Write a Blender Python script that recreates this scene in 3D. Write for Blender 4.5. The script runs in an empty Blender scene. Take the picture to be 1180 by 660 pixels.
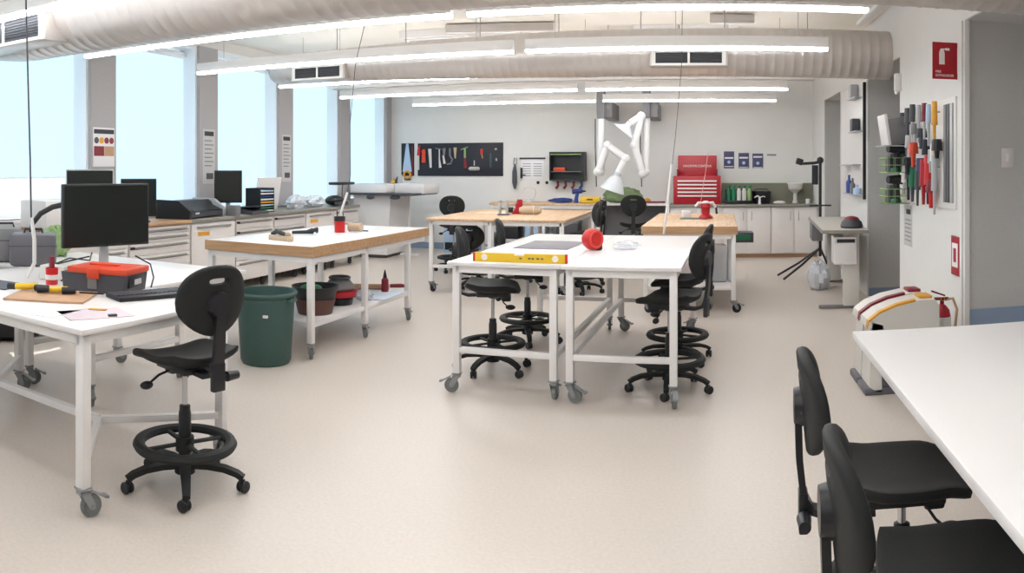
import bpy, bmesh, math, random
from mathutils import Vector, Matrix, Euler
random.seed(7)
PI = math.pi
sc = bpy.context.scene
COL = sc.collection

# ------------------------------------------------------------------ camera
EYE = 1.55
F = 890.0                                   # pixels per radian of the panorama
cam = bpy.data.cameras.new('camera')
cam_o = bpy.data.objects.new('camera', cam)
COL.objects.link(cam_o)
cam_o.location = (0, 0, EYE)
cam_o.rotation_euler = (PI/2, 0, 225/F)
cam.lens = 23.0
cam.clip_start = 0.02
try:
    cam.cycles
except Exception:
    import addon_utils
    addon_utils.enable('cycles')
cam.type = 'PANO'                           # the photograph is a phone panorama
pc = cam.cycles if hasattr(cam, 'cycles') else cam
pc.panorama_type = 'CENTRAL_CYLINDRICAL'
pc.central_cylindrical_range_u_min = -590/F
pc.central_cylindrical_range_u_max = 590/F
pc.central_cylindrical_range_v_min = -(660-195)/F
pc.central_cylindrical_range_v_max = 195/F
pc.central_cylindrical_radius = 1.0
sc.camera = cam_o

# ------------------------------------------------------------------ light and exposure
BLIND = 1.0          # backlit roller blinds
TUBE = 24.0            # luminaire diffusers
vs = sc.view_settings
vs.view_transform = 'Standard'; vs.look = 'None'; vs.gamma = 1.0; vs.use_curve_mapping = False
vs.exposure = 0.0
wd = bpy.data.worlds.new('sky'); sc.world = wd; wd.use_nodes = True
bg = wd.node_tree.nodes['Background']
bg.inputs[0].default_value = (0.80, 0.92, 1.0, 1); bg.inputs[1].default_value = 1.3
sun = bpy.data.lights.new('sun', 'SUN'); sun.energy = 6.0; sun.angle = 0.009; sun.color = (1, .97, .92)
sun_o = bpy.data.objects.new('sun', sun); COL.objects.link(sun_o)
sun_o.location = (-12, 4, 9)
d = Vector((1.0, -0.40, -1.0))
sun_o.rotation_euler = d.to_track_quat('-Z', 'Y').to_euler()

# ------------------------------------------------------------------ helpers
def lin(c):
    return tuple(((v/255)/12.92 if v/255 <= .04045 else ((v/255+.055)/1.055)**2.4) for v in c)

MATS = {}
def mat(name, c, rough=.5, metal=0.0, spec=.5, noise=None, emit=None, alpha=None, trans=None, bump=None):
    if name in MATS: return MATS[name]
    m = bpy.data.materials.new(name); m.use_nodes = True
    nt = m.node_tree; p = nt.nodes['Principled BSDF']
    col = lin(c) + (1,)
    p.inputs['Base Color'].default_value = col
    p.inputs['Roughness'].default_value = rough
    p.inputs['Metallic'].default_value = metal
    p.inputs['Specular IOR Level'].default_value = spec
    if noise:                               # (scale, amount)
        tc = nt.nodes.new('ShaderNodeTexCoord'); n = nt.nodes.new('ShaderNodeTexNoise')
        n.inputs['Scale'].default_value = noise[0]; n.inputs['Detail'].default_value = 4
        nt.links.new(tc.outputs['Object'], n.inputs['Vector'])
        r = nt.nodes.new('ShaderNodeValToRGB'); a = noise[1]
        r.color_ramp.elements[0].position = .3; r.color_ramp.elements[1].position = .7
        r.color_ramp.elements[0].color = tuple(v*(1-a) for v in col[:3]) + (1,)
        r.color_ramp.elements[1].color = tuple(min(1, v*(1+a)) for v in col[:3]) + (1,)
        nt.links.new(n.outputs['Fac'], r.inputs['Fac']); nt.links.new(r.outputs['Color'], p.inputs['Base Color'])
    if bump:
        tc = nt.nodes.new('ShaderNodeTexCoord'); n = nt.nodes.new('ShaderNodeTexNoise'); b = nt.nodes.new('ShaderNodeBump')
        n.inputs['Scale'].default_value = bump[0]; b.inputs['Strength'].default_value = bump[1]
        nt.links.new(tc.outputs['Object'], n.inputs['Vector']); nt.links.new(n.outputs['Fac'], b.inputs['Height'])
        nt.links.new(b.outputs['Normal'], p.inputs['Normal'])
    if emit:
        p.inputs['Emission Color'].default_value = tuple(emit[0]) + (1,); p.inputs['Emission Strength'].default_value = emit[1]
    if alpha is not None: p.inputs['Alpha'].default_value = alpha
    if trans is not None: p.inputs['Transmission Weight'].default_value = trans
    MATS[name] = m
    return m

def wood(name, c, c2, scale=3.0, axis=1, rough=.45):
    m = bpy.data.materials.new(name); m.use_nodes = True; nt = m.node_tree; p = nt.nodes['Principled BSDF']
    tc = nt.nodes.new('ShaderNodeTexCoord'); mp = nt.nodes.new('ShaderNodeMapping'); n = nt.nodes.new('ShaderNodeTexNoise')
    s = [scale*6]*3; s[axis] = scale*.5; mp.inputs['Scale'].default_value = s
    n.inputs['Scale'].default_value = 2.0; n.inputs['Detail'].default_value = 6
    r = nt.nodes.new('ShaderNodeValToRGB'); r.color_ramp.elements[0].position = .35; r.color_ramp.elements[1].position = .68
    r.color_ramp.elements[0].color = lin(c) + (1,); r.color_ramp.elements[1].color = lin(c2) + (1,)
    nt.links.new(tc.outputs['Object'], mp.inputs['Vector']); nt.links.new(mp.outputs['Vector'], n.inputs['Vector'])
    nt.links.new(n.outputs['Fac'], r.inputs['Fac']); nt.links.new(r.outputs['Color'], p.inputs['Base Color'])
    p.inputs['Roughness'].default_value = rough
    MATS[name] = m
    return m

class B:
    """collects shapes; build() links them as ONE mesh object"""
    def __init__(s): s.bm = bmesh.new(); s.mi = 0; s.M = Matrix.Identity(4)
    def _v(s, p): return s.bm.verts.new(s.M @ Vector(p))
    def _f(s, vv):
        try: f = s.bm.faces.new(vv); f.material_index = s.mi; return f
        except ValueError: return None
    def box(s, x0, x1, y0, y1, z0, z1, bev=0.0, M=None):
        old = s.M
        if M is not None: s.M = old @ M
        if bev > 0:
            t = bmesh.new(); bmesh.ops.create_cube(t, size=1)
            for v in t.verts: v.co = Vector(((x0+x1)/2+v.co.x*(x1-x0), (y0+y1)/2+v.co.y*(y1-y0), (z0+z1)/2+v.co.z*(z1-z0)))
            bmesh.ops.bevel(t, geom=t.edges[:], offset=bev, segments=2, affect='EDGES', profile=.5)
            mp = {v: s._v(v.co) for v in t.verts}
            for f in t.faces: s._f([mp[v] for v in f.verts])
            t.free()
        else:
            v = [s._v(p) for p in ((x0,y0,z0),(x1,y0,z0),(x1,y1,z0),(x0,y1,z0),(x0,y0,z1),(x1,y0,z1),(x1,y1,z1),(x0,y1,z1))]
            for q in ((0,3,2,1),(4,5,6,7),(0,1,5,4),(1,2,6,5),(2,3,7,6),(3,0,4,7)): s._f([v[i] for i in q])
        s.M = old; return s
    def obox(s, c, size, rz=0, rx=0, ry=0, bev=0.0):
        M = Matrix.Translation(c) @ Euler((rx, ry, rz)).to_matrix().to_4x4()
        a, b, h = (v/2 for v in size)
        return s.box(-a, a, -b, b, -h, h, bev, M)
    def rings(s, loops, close=False, cap=True):
        vs_ = [[s._v(p) for p in lp] for lp in loops]; n = len(vs_[0])
        for i in range(len(vs_)-1 + (1 if close else 0)):
            a, b = vs_[i], vs_[(i+1) % len(vs_)]
            for j in range(n): s._f((a[j], a[(j+1) % n], b[(j+1) % n], b[j]))
        if cap and not close:
            s._f(vs_[0][::-1]); s._f(vs_[-1])
        return s
    def tube(s, pts, r, n=10, cap=True, flat=1.0):
        pts = [Vector(p) for p in pts]; rs = r if isinstance(r, (list, tuple)) else [r]*len(pts)
        t0 = (pts[1]-pts[0]).normalized(); up = Vector((0,0,1)) if abs(t0.z) < .9 else Vector((0,1,0))
        u = t0.cross(up).normalized(); loops = []
        for i, p in enumerate(pts):
            a = pts[max(i-1,0)]; b = pts[min(i+1,len(pts)-1)]; t = (b-a).normalized()
            u = (u - t*u.dot(t)).normalized(); w = t.cross(u)
            loops.append([p + u*math.cos(2*PI*k/n)*rs[i] + w*math.sin(2*PI*k/n)*rs[i]*flat for k in range(n)])
        return s.rings(loops, cap=cap)
    def cyl(s, p0, p1, r0, r1=None, n=16, cap=True): return s.tube([p0, p1], [r0, r0 if r1 is None else r1], n, cap)
    def lathe(s, prof, c=(0,0,0), n=24, M=None):
        old = s.M; s.M = old @ Matrix.Translation(c) @ (M or Matrix.Identity(4))
        s.rings([[(r*math.cos(2*PI*k/n), r*math.sin(2*PI*k/n), z) for k in range(n)] for r, z in prof])
        s.M = old; return s
    def torus(s, R, r, c=(0,0,0), n=32, m=8, M=None, fz=1.0):
        old = s.M; s.M = old @ Matrix.Translation(c) @ (M or Matrix.Identity(4))
        s.rings([[((R+r*math.cos(2*PI*j/m))*math.cos(2*PI*k/n), (R+r*math.cos(2*PI*j/m))*math.sin(2*PI*k/n), r*fz*math.sin(2*PI*j/m)) for j in range(m)] for k in range(n)], close=True)
        s.M = old; return s
    def ball(s, c, r, n=16, m=10, M=None):
        rx, ry, rz = r if isinstance(r, (tuple, list)) else (r, r, r)
        old = s.M; s.M = old @ Matrix.Translation(c) @ (M or Matrix.Identity(4))
        s.rings([[(rx*math.sin(max(.02,min(PI-.02,PI*i/m)))*math.cos(2*PI*k/n), ry*math.sin(max(.02,min(PI-.02,PI*i/m)))*math.sin(2*PI*k/n), -rz*math.cos(PI*i/m)) for k in range(n)] for i in range(m+1)])
        s.M = old; return s
    def prism(s, poly, t0, t1, plane='XZ'):
        """polygon in a plane, extruded along the third axis"""
        f = {'XZ': lambda a,b,t: (a,t,b), 'YZ': lambda a,b,t: (t,a,b), 'XY': lambda a,b,t: (a,b,t)}[plane]
        return s.rings([[f(a,b,t0) for a,b in poly], [f(a,b,t1) for a,b in poly]])
    def sweep(s, pts, hw, ht, w=None):
        """rectangular bar along a path in the local YZ plane; hw half width along X, ht half thickness"""
        loops = []
        for i, (y, z) in enumerate(pts):
            a = pts[max(i-1,0)]; b = pts[min(i+1,len(pts)-1)]
            t = Vector((0, b[0]-a[0], b[1]-a[1])).normalized(); nrm = Vector((0, -t.z, t.y))
            k = hw if w is None else w[i]; p = Vector((0,y,z)); e = Vector((k,0,0)); q = nrm*ht
            loops.append([p-e-q, p+e-q, p+e+q, p-e+q])
        return s.rings(loops)
    def build(s, name, m=None, parent=None, sharp=.6, label=None):
        bmesh.ops.recalc_face_normals(s.bm, faces=s.bm.faces[:])
        me = bpy.data.meshes.new(name); s.bm.to_mesh(me); s.bm.free()
        for mm in (m if isinstance(m, (list, tuple)) else [m]): me.materials.append(mm)
        for p in me.polygons: p.use_smooth = True
        try: me.set_sharp_from_angle(angle=sharp)
        except Exception: pass
        o = bpy.data.objects.new(name, me); COL.objects.link(o)
        if parent is not None: o.parent = parent
        if label: o['label'] = label
        return o

def tag(o, label, cat, group=None):
    o['label'] = label; o['category'] = cat
    if group: o['group'] = group
    return o
def thing(name, label, cat, loc=(0,0,0), rz=0, group=None):
    o = bpy.data.objects.new(name, None); COL.objects.link(o); o.empty_display_size = .1
    o.location = loc; o.rotation_euler = (0, 0, rz)
    return tag(o, label, cat, group)
def struct(o): o['kind'] = 'structure'; return o
def copy_tree(root, loc, rz, label, group=None):
    r = root.copy(); COL.objects.link(r); r.location = loc; r.rotation_euler = (0, 0, rz); r['label'] = label
    if group: r['group'] = group
    for ch in list(root.children):
        c = ch.copy(); COL.objects.link(c); c.parent = r
        for g in list(ch.children):
            k = g.copy(); COL.objects.link(k); k.parent = c
    return r
def text(body, size, m, parent, loc, rot, ax='CENTER', name='lettering', sx=1.0):
    cu = bpy.data.curves.new(name, 'FONT'); cu.body = body; cu.size = size; cu.align_x = ax; cu.extrude = .0006
    tmp = bpy.data.objects.new(name, cu); COL.objects.link(tmp)
    bpy.context.view_layer.update()
    me = bpy.data.meshes.new_from_object(tmp.evaluated_get(bpy.context.evaluated_depsgraph_get()))
    bpy.data.objects.remove(tmp)
    me.materials.clear(); me.materials.append(m)
    o = bpy.data.objects.new(name, me); COL.objects.link(o); o.parent = parent
    o.location = loc; o.rotation_euler = rot; o.scale = (sx, 1, 1)
    return o

# ------------------------------------------------------------------ materials
M_wall = mat('white wall paint', (226,224,221), .75, noise=(3,.015))
M_rev = mat('recess shade grey', (196,194,192), .7, noise=(60,.03))  # shade of the recess faces put into the colour; notice sheets share it
M_ceil = mat('cream ceiling paint', (238,232,222), .8)
M_floor = mat('speckled beige vinyl', (208,197,187), .34, spec=.45, noise=(55,.05))
M_skirt = mat('blue grey vinyl skirting', (140,156,182), .5)
M_pier = mat('shaded pier grey', (172,169,170), .75, noise=(40,.03))  # shade of the piers between bright windows is put into this grey
M_frame = mat('white window frame', (240,243,245), .5)
M_duct = mat('painted duct metal', (198,191,186), .32, metal=.4, spec=.5, noise=(90,.03))
M_blind = mat('backlit blind fabric', (96,100,104), .9, spec=.1, emit=((.71,1.03,1.25), BLIND))
M_tube = mat('luminaire diffuser', (255,255,255), .5, emit=((.95,.975,1.0), TUBE))
M_up = mat('luminaire uplight strip', (255,255,255), .5, emit=((.97,.98,1.0), 12.0))
M_lbody = mat('luminaire housing', (235,232,230), .5)
M_black = mat('black polyurethane', (34,35,35), .6, spec=.3, noise=(120,.12))
M_blkpl = mat('black plastic', (26,26,30), .4)
M_blkmt = mat('black steel', (30,28,32), .45, spec=.5)
M_chrome = mat('chrome', (190,190,192), .2, metal=1)
M_white = mat('white powder coat', (232,228,226), .4)
M_lam = mat('white laminate', (230,226,224), .3)
M_cast = mat('grey caster metal', (150,152,154), .4, metal=.5)
M_tyre = mat('grey rubber', (120,122,120), .6)
M_rub = mat('black rubber', (30,30,34), .6)
M_cab = mat('cabinet enamel', (222,216,212), .4)
M_gap = mat('dark gap', (96,88,86), .6)
M_handle = mat('aluminium handle', (168,164,162), .35, metal=.6)
M_wood = wood('beech worktop', (198,160,122), (222,190,154))
M_edge = wood('plywood edge', (176,136,98), (196,158,120), axis=0)
M_edgey = wood('plywood edge along', (176,136,98), (196,158,120), axis=1)
M_steel = mat('grey worktop', (140,136,128), .35, noise=(20,.05))
M_green = mat('dark green plastic', (56,84,80), .5, noise=(80,.06))
M_red = mat('red enamel', (176,24,38), .35)
M_redpl = mat('red plastic', (205,34,34), .35)
M_orange = mat('orange plastic', (214,72,40), .45)
M_yellow = mat('yellow paint', (232,190,40), .4)
M_screen = mat('dark screen', (22,27,24), .25, noise=(100,.15))
M_silver = mat('silver plastic', (180,182,184), .35)
M_grey = mat('mid grey plastic', (120,118,120), .5)
M_dgrey = mat('dark grey plastic', (72,72,78), .5)
M_paper = mat('paper', (236,234,236), .8)
M_blue = mat('blue plastic', (44,70,140), .45)
M_ltbl = mat('pale blue panel', (176,200,226), .4)
M_lgreen = mat('pale green plastic', (140,170,110), .5)
M_bgreen = mat('green tool plastic', (30,120,80), .4)
M_clear = mat('clear plastic', (240,244,250), .15, trans=.0, alpha=.45)
M_glass = mat('window glass', (255,255,255), .02, alpha=.08)
M_brown = mat('brown hardboard', (188,150,118), .6, noise=(30,.05))
M_board = mat('black pegboard', (34,36,46), .6)
M_olive = mat('grey green splashback', (128,126,110), .4)
M_purple = mat('dark blue poster', (74,74,110), .6)
M_tan = mat('pale turned wood', (200,178,150), .5)
M_brass = mat('brass', (190,150,80), .3, metal=.8)
M_hose = mat('white duct arm', (232,230,230), .35)
M_bag = mat('cloudy bag plastic', (236,240,246), .25, alpha=.7)
M_cream = mat('bin cream plastic', (214,210,204), .45)
M_bingr = mat('bin grey plastic', (98,96,102), .5)
M_burg = mat('burgundy plastic', (130,28,44), .4)
M_amber = mat('amber plastic', (222,160,50), .4)
M_sign = mat('sign red', (168,20,34), .4)
M_ink = mat('white print', (244,236,232), .6)
M_txt = mat('grey print', (130,130,134), .7)

# ------------------------------------------------------------------ room shell
XL, XR, YB, YF, ZC = -6.2, 1.95, 14.2, -3.6, 3.3
struct(B().box(-9, 5.4, YF-1, YB+1, -.2, 0).build('floor', M_floor))
struct(B().box(XL-.35, 3.6, YF-.2, YB+.2, ZC, ZC+.2).build('ceiling', M_ceil))
struct(B().box(XL-.35, 3.6, YB, YB+.2, 0, ZC).build('wall_back', M_wall))
struct(B().box(XL-.35, 3.6, YF-.2, YF, 0, ZC).build('wall_front', M_wall))
# left wall with its piers and recessed windows
piers = [-3.6, -1.9, .07, 2.05, 4.03, 6.0, 7.97, 9.95, 11.95, 13.95]  # first four windows are out of view, added for their light
PW = .4
w = B(); w.box(XL-.35, XL, YF, YB, 0, 1.0); w.box(XL-.35, XL, YF, YB, 3.16, ZC)
struct(w.build('wall_left', M_wall))
for i, y in enumerate(piers):
    y1 = min(y+PW, YB); b = B(); b.box(XL-.35, XL+.05, y, y1, 1.0, 3.16)
    struct(b.build('trim_%d' % (i+1), M_pier))
for i in range(len(piers)-1):
    a, b_ = piers[i]+PW, piers[i+1]
    f = B()
    f.box(XL-.32, XL+.004, b_-.035, b_-.001, 1.0, 3.16); f.box(XL-.32, XL-.0, a+.001, a+.035, 1.0, 3.16)
    f.box(XL-.30, XL-.24, a+.035, a+.08, 1.03, 3.12); f.box(XL-.30, XL-.24, b_-.08, b_-.035, 1.03, 3.12)
    f.box(XL-.32, XL+.02, a+.001, b_-.001, 1.0, 1.03); f.box(XL-.32, XL, a+.001, b_-.001, 3.12, 3.16)
    f.box(XL-.30, XL-.24, a+.08, b_-.08, 1.03, 1.09)
    win = struct(f.build('window_%d' % (i+1), M_frame))
    p = B().box(XL-.275, XL-.269, a+.05, b_-.05, 1.05, 3.12).build('pane', M_glass, win)
    lo = 1.04
    if i == 4: lo = 1.47
    if i == 8: lo = 1.25
    bl = B().box(XL-.195, XL-.191, a+.04, b_-.04, lo, 3.0).build('roller_blind', M_blind, win)
    B().cyl((XL-.19, a+.04, 3.05), (XL-.19, b_-.04, 3.05), .045).box(XL-.20, XL-.186, a+.04, b_-.04, lo-.02, lo).build('blind_bar', M_frame, win)

# right wall: white piers, deep recesses coloured in their shade grey between them, a continuous head above 2.7 m
HEAD = 2.7
rp = [(YF, -.8), (1.0, 2.6), (5.62, 7.66), (9.24, 11.2), (12.76, YB)]
XD = 3.4
wr = B(); wr.box(XR, XR+.2, YF, YB, HEAD, ZC); wr.box(XR+.2, XD+.2, YF, YB, HEAD, HEAD+.06)
for a, b_ in rp: wr.box(XR, XD, a+.004, b_-.004, 0, HEAD)
struct(wr.build('wall_right', M_wall))
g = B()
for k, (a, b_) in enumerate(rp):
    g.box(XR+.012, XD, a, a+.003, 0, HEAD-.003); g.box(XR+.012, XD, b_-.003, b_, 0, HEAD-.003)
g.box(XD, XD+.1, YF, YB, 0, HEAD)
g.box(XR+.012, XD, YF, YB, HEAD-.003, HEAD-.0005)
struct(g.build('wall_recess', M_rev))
t = B()
for k, (a, b_) in enumerate(rp): t.box(XR+.012, XD, a-.008, a-.0005, 0, .47 if k == 2 else .1); t.box(XR+.012, XD, b_+.0005, b_+.008, 0, .1)
struct(t.build('baseboard_right', M_skirt))
t = B(); t.box(XR-.016, XR, 5.66, 5.76, 0, HEAD); t.box(XR-.01, XR+.001, 9.235, 9.26, 0, HEAD)
t.box(XR-.01, XR+.03, 5.60, 5.625, 0, HEAD)
struct(t.build('trim_11', M_wall))
struct(B().box(XL, -5.0, YB-.02, YB, 0, .12).box(-4.6, -4.0, YB-.02, YB, 0, .12).build('baseboard_back', M_skirt))
struct(B().box(1.76, 1.84, 1.0, 9.0, ZC-.05, ZC).build('trim_12', M_wall))

# ------------------------------------------------------------------ ceiling services
def duct(name, y, z, prof, label, grilles, right):
    """prof: (x, r) from left end to right"""
    root = thing(name, label, 'air duct', (prof[0][0], y, z))
    b = B(); n = 40; loops = []; x = 0.0
    x0 = prof[0][0]
    def rad(X):
        for (a, ra), (c, rc) in zip(prof, prof[1:]):
            if X <= c: return ra+(rc-ra)*(X-a)/(c-a)
        return prof[-1][1]
    X = x0; st = .10
    ring = lambda X, r: [(X-x0, r*math.sin(2*PI*k/n), r*math.cos(2*PI*k/n)) for k in range(n)]
    loops.append(ring(X, rad(X)*.86)); loops.append(ring(X+.03, rad(X)*.97))
    while X < right-.2:
        r = rad(X+.06); loops += [ring(X+.06, r), ring(X+.06+st-.022, r), ring(X+.06+st-.011, r+.004)]; X += st
    loops.append(ring(right, rad(right)))
    b.rings(loops); b.build('duct_shell', M_duct, root, sharp=1.2)
    for gx0, gx1, h in grilles:
        r = rad((gx0+gx1)/2); yy = -r-.05
        off = -.19 if r > .33 else -.10
        c = B(); c.box(gx0-x0-.06, gx1-x0+.06, yy, -r*.45, -h-.03, h+.03, .006)
        box_ = c.build('register_box', M_duct, root); box_.location.z = off
        gf = B(); m_ = (gx0+gx1)/2-x0
        gf.box(gx0-x0-.04, gx1-x0+.04, yy-.012, yy, h-.0, h+.02); gf.box(gx0-x0-.04, gx1-x0+.04, yy-.012, yy, -h-.02, -h)
        gf.box(gx0-x0-.04, gx0-x0, yy-.012, yy, -h, h); gf.box(gx1-x0, gx1-x0+.04, yy-.012, yy, -h, h)
        gf.box(m_-.012, m_+.012, yy-.012, yy, -h, h)
        gf.build('register_frame', M_lbody, box_)
        gl = B(); k = -h+.01
        while k < h: gl.obox(((gx0+gx1)/2-x0, yy-.004, k), (gx1-gx0, .003, .016), rx=.6); k += .02
        gl.build('louvre', M_dgrey, box_)
        B().box(gx0-x0, gx1-x0, yy-.002, yy-.0005, -h, h).build('louvre_shadow_plate', M_blkpl, box_)
    for hx in range(1, 8):
        b = B(); X = x0 + hx*(right-x0)/8
        b.cyl((X-x0, 0, rad(X)-.02), (X-x0, 0, ZC-z), .006, n=6)
        b.build('hanger', M_handle, root)
    return root
duct('air_duct', 4.0, 2.78, [(-5.30,.30), (-4.9,.35), (2,.35)], 'big round ribbed air duct nearest the camera across the top of the room', [(-5.05,-4.22,.085)], 1.96)
duct('air_duct', 8.2, 2.79, [(-5.15,.17), (-4.0,.20), (-1.5,.25), (2,.26)], 'second round air duct farther back, running behind the second row of lights', [(-4.7,-4.1,.06), (-.53,.15,.055)], 1.96)

def luminaire(y, x0, x1, label, z=2.65):
    r = thing('linear_light', label, 'ceiling light', ((x0+x1)/2, y, z), 0, None)
    L = (x1-x0)/2
    B().box(-L, L, -.035, .035, .026, .125, .004).build('housing', M_lbody, r)
    B().box(-L+.004, L-.004, -.034, .034, 0, .026, .004).build('diffuser', M_tube, r)
    B().box(-L+.03, L-.03, -.022, .022, .1252, .1256).build('uplight_strip', M_up, r)
    for s in (-.8, 0, .8): B().cyl((s*L, 0, .13), (s*L, 0, ZC-z), .003, n=6).build('suspension_wire', M_handle, r)
LR = [(3.5, 'nearest row'), (5.3, 'second row from the camera'), (7.1, 'third row from the camera'), (8.9, 'fourth row, behind the farther duct'), (10.7, 'second row from the back wall'), (12.5, 'row closest to the back wall')]
for y, nm in LR:
    lx = -5.5 if y != 12.5 else -5.0
    luminaire(y, lx, -1.82, 'long white linear light on the window side, %s' % nm)
    luminaire(y, -1.7, 1.12, 'long white linear light on the door side, %s' % nm)
for y, nm in ((1.7, 'above the camera'), (-.3, 'added as unseen fill just behind the camera')):  # the row behind the camera is added as fill light
    luminaire(y, -5.5, -1.82, 'long white linear light %s on the window side' % nm)
    luminaire(y, -1.7, 1.12, 'long white linear light %s on the door side' % nm)

def tray(y, z, x0, x1, label):
    b = B(); b.box(x0, x1, y-.05, y+.05, z, z+.006); b.box(x0, x1, y-.05, y-.044, z, z+.05); b.box(x0, x1, y+.044, y+.05, z, z+.05)
    r = thing('cable_tray', label, 'cable tray', ((x0+x1)/2, y, z))
    o = b.build('channel', M_lbody, r); o.location = (-(x0+x1)/2, -y, -z)
    n = int((x1-x0)/1.5)
    for k in range(n+1): B().cyl((-(x1-x0)/2+.1+k*(x1-x0-.2)/n, 0, .004), (-(x1-x0)/2+.1+k*(x1-x0-.2)/n, 0, ZC-z), .004, n=6).build('hanger_rod', M_handle, r)
tray(10.1, 2.72, -5.3, 1.4, 'thin white cable tray spanning the room behind the farther duct')
tray(9.3, 3.12, -1.3, .35, 'short white cable tray high between two ceiling panels')
for (x, y, wx, wy, lab) in ((-.62,9.55,.55,.5,'small white ceiling panel unit left of its twin, above the middle tables'), (.02,9.55,.7,.5,'white ceiling panel unit directly above the red tool chest'), (-3.35,9.4,.9,.8,'white ceiling unit above the window-side worktables'), (-2.6,9.7,.7,.6,'white slanted ceiling unit left of the middle light rows')):
    r = thing('ceiling_unit', lab, 'ceiling unit', (x, y, ZC))
    B().box(-wx/2, wx/2, -wy/2, wy/2, -.10, 0, .01).build('unit_body', M_lbody, r)
    gb = B()
    for k in range(5): gb.box(-wx/2+.05, wx/2-.05, -wy/2+.06+k*(wy-.14)/4, -wy/2+.08+k*(wy-.14)/4, -.108, -.1)
    gb.build('slot_grille', M_duct, r)
for (x, y, a, lx) in ((-2.45, 8.9, .15, 1.3), (.28, 8.7, 0, .5)):
    b = B(); b.obox((0,0,-.06), (lx,.12,.1), bev=.01)
    o = b.build('ceiling_bracket', M_duct); o.location = (x, y, ZC); o.rotation_euler = (0,0,a)
    tag(o, 'beige strip bracket fixed to the ceiling %s' % ('at the middle light gap' if x < 0 else 'beside the right ceiling panel'), 'bracket')

def cable(name, pts, r, label, plug):
    b = B(); b.tube(pts, r, 8); root = tag(b.build(name, M_dgrey), label, 'cable')
    if plug: B().tube(plug, .013, 8).build('plug', M_white, root)
    B().lathe([(.04,ZC-.03),(.05,ZC-.015),(.05,ZC)], (pts[0][0],pts[0][1],0)).build('ceiling_rose', M_white, root)
    return root
def pp(px, py, rho):                         # azimuth and slope to a point at a known distance
    t_ = (px-815)/F
    return (rho*math.sin(t_), rho*math.cos(t_), EYE-(py-195)*rho/F)
cable('pendant_cable', [(-3.86,3.17,ZC), (-3.85,3.17,2.6), (-3.82,3.18,1.6), (-3.81,3.18,1.22)], .006, 'dark power cable hanging from the ceiling over the front left white table', [(-3.81,3.18,1.24), (-3.79,3.19,1.1), (-3.79,3.19,.95), (-3.83,3.16,.852)])
cable('pendant_cable', [(-3.27,6.98,ZC), (-3.30,6.95,3.0), (-3.38,6.90,2.6), (-3.43,6.88,2.0), (-3.42,6.87,1.5), (-3.46,6.86,1.28)], .0035, 'thin cable hanging from the ceiling to the red cup table', [(-3.45,6.86,1.32), (-3.52,6.84,1.1)])
cable('pendant_cable', [(-.25,7.8,ZC), (-.26,7.8,2.6), (-.32,7.8,1.9), (-.36,7.8,1.55)], .003, 'pendant cable hanging near the far edge of the middle white tables', [(-.36,7.8,1.6), (-.40,7.8,1.2), (-.44,7.8,.895)])

# ------------------------------------------------------------------ tables
def caster(parent, x, y, ang, r=.05, brake=True, tyre=None):
    b = B(); b.M = Matrix.Translation((x,y,0)) @ Matrix.Rotation(ang, 4, 'Z')
    b.mi = 0
    b.box(-.032,.032,-.032,.032,.128,.138,.002); b.cyl((0,0,.105),(0,0,.13),.022)
    for s in (-1,1):
        b.rings([[(s*.02,.025,.118),(s*.02,-.02,.118),(s*.02,-.05,r+.012),(s*.02,-.05,r-.012),(s*.02,-.025,r-.012)],
                 [(s*.024,.025,.118),(s*.024,-.02,.118),(s*.024,-.05,r+.012),(s*.024,-.05,r-.012),(s*.024,-.025,r-.012)]])
    b.box(-.024,.024,-.03,.025,.108,.12)
    if brake: b.obox((0,-.075,.095),(.036,.075,.008),rx=.5,bev=.002); b.obox((0,-.112,.078),(.04,.02,.012),rx=.2)
    b.cyl((-.027,-.038,r),(.027,-.038,r),.008)
    b.mi = 1
    Mx = Matrix.Rotation(PI/2, 4, 'Y')
    b.lathe([(.012,-.014),(r*.68,-.014),(r*.68,-.01),(r*.95,-.014),(r,-.008),(r,.008),(r*.95,.014),(r*.68,.01),(r*.68,.014),(.012,.014)], (0,-.038,r), 24, Mx)
    return b.build('caster', [M_cast, tyre or M_tyre], parent)

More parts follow.
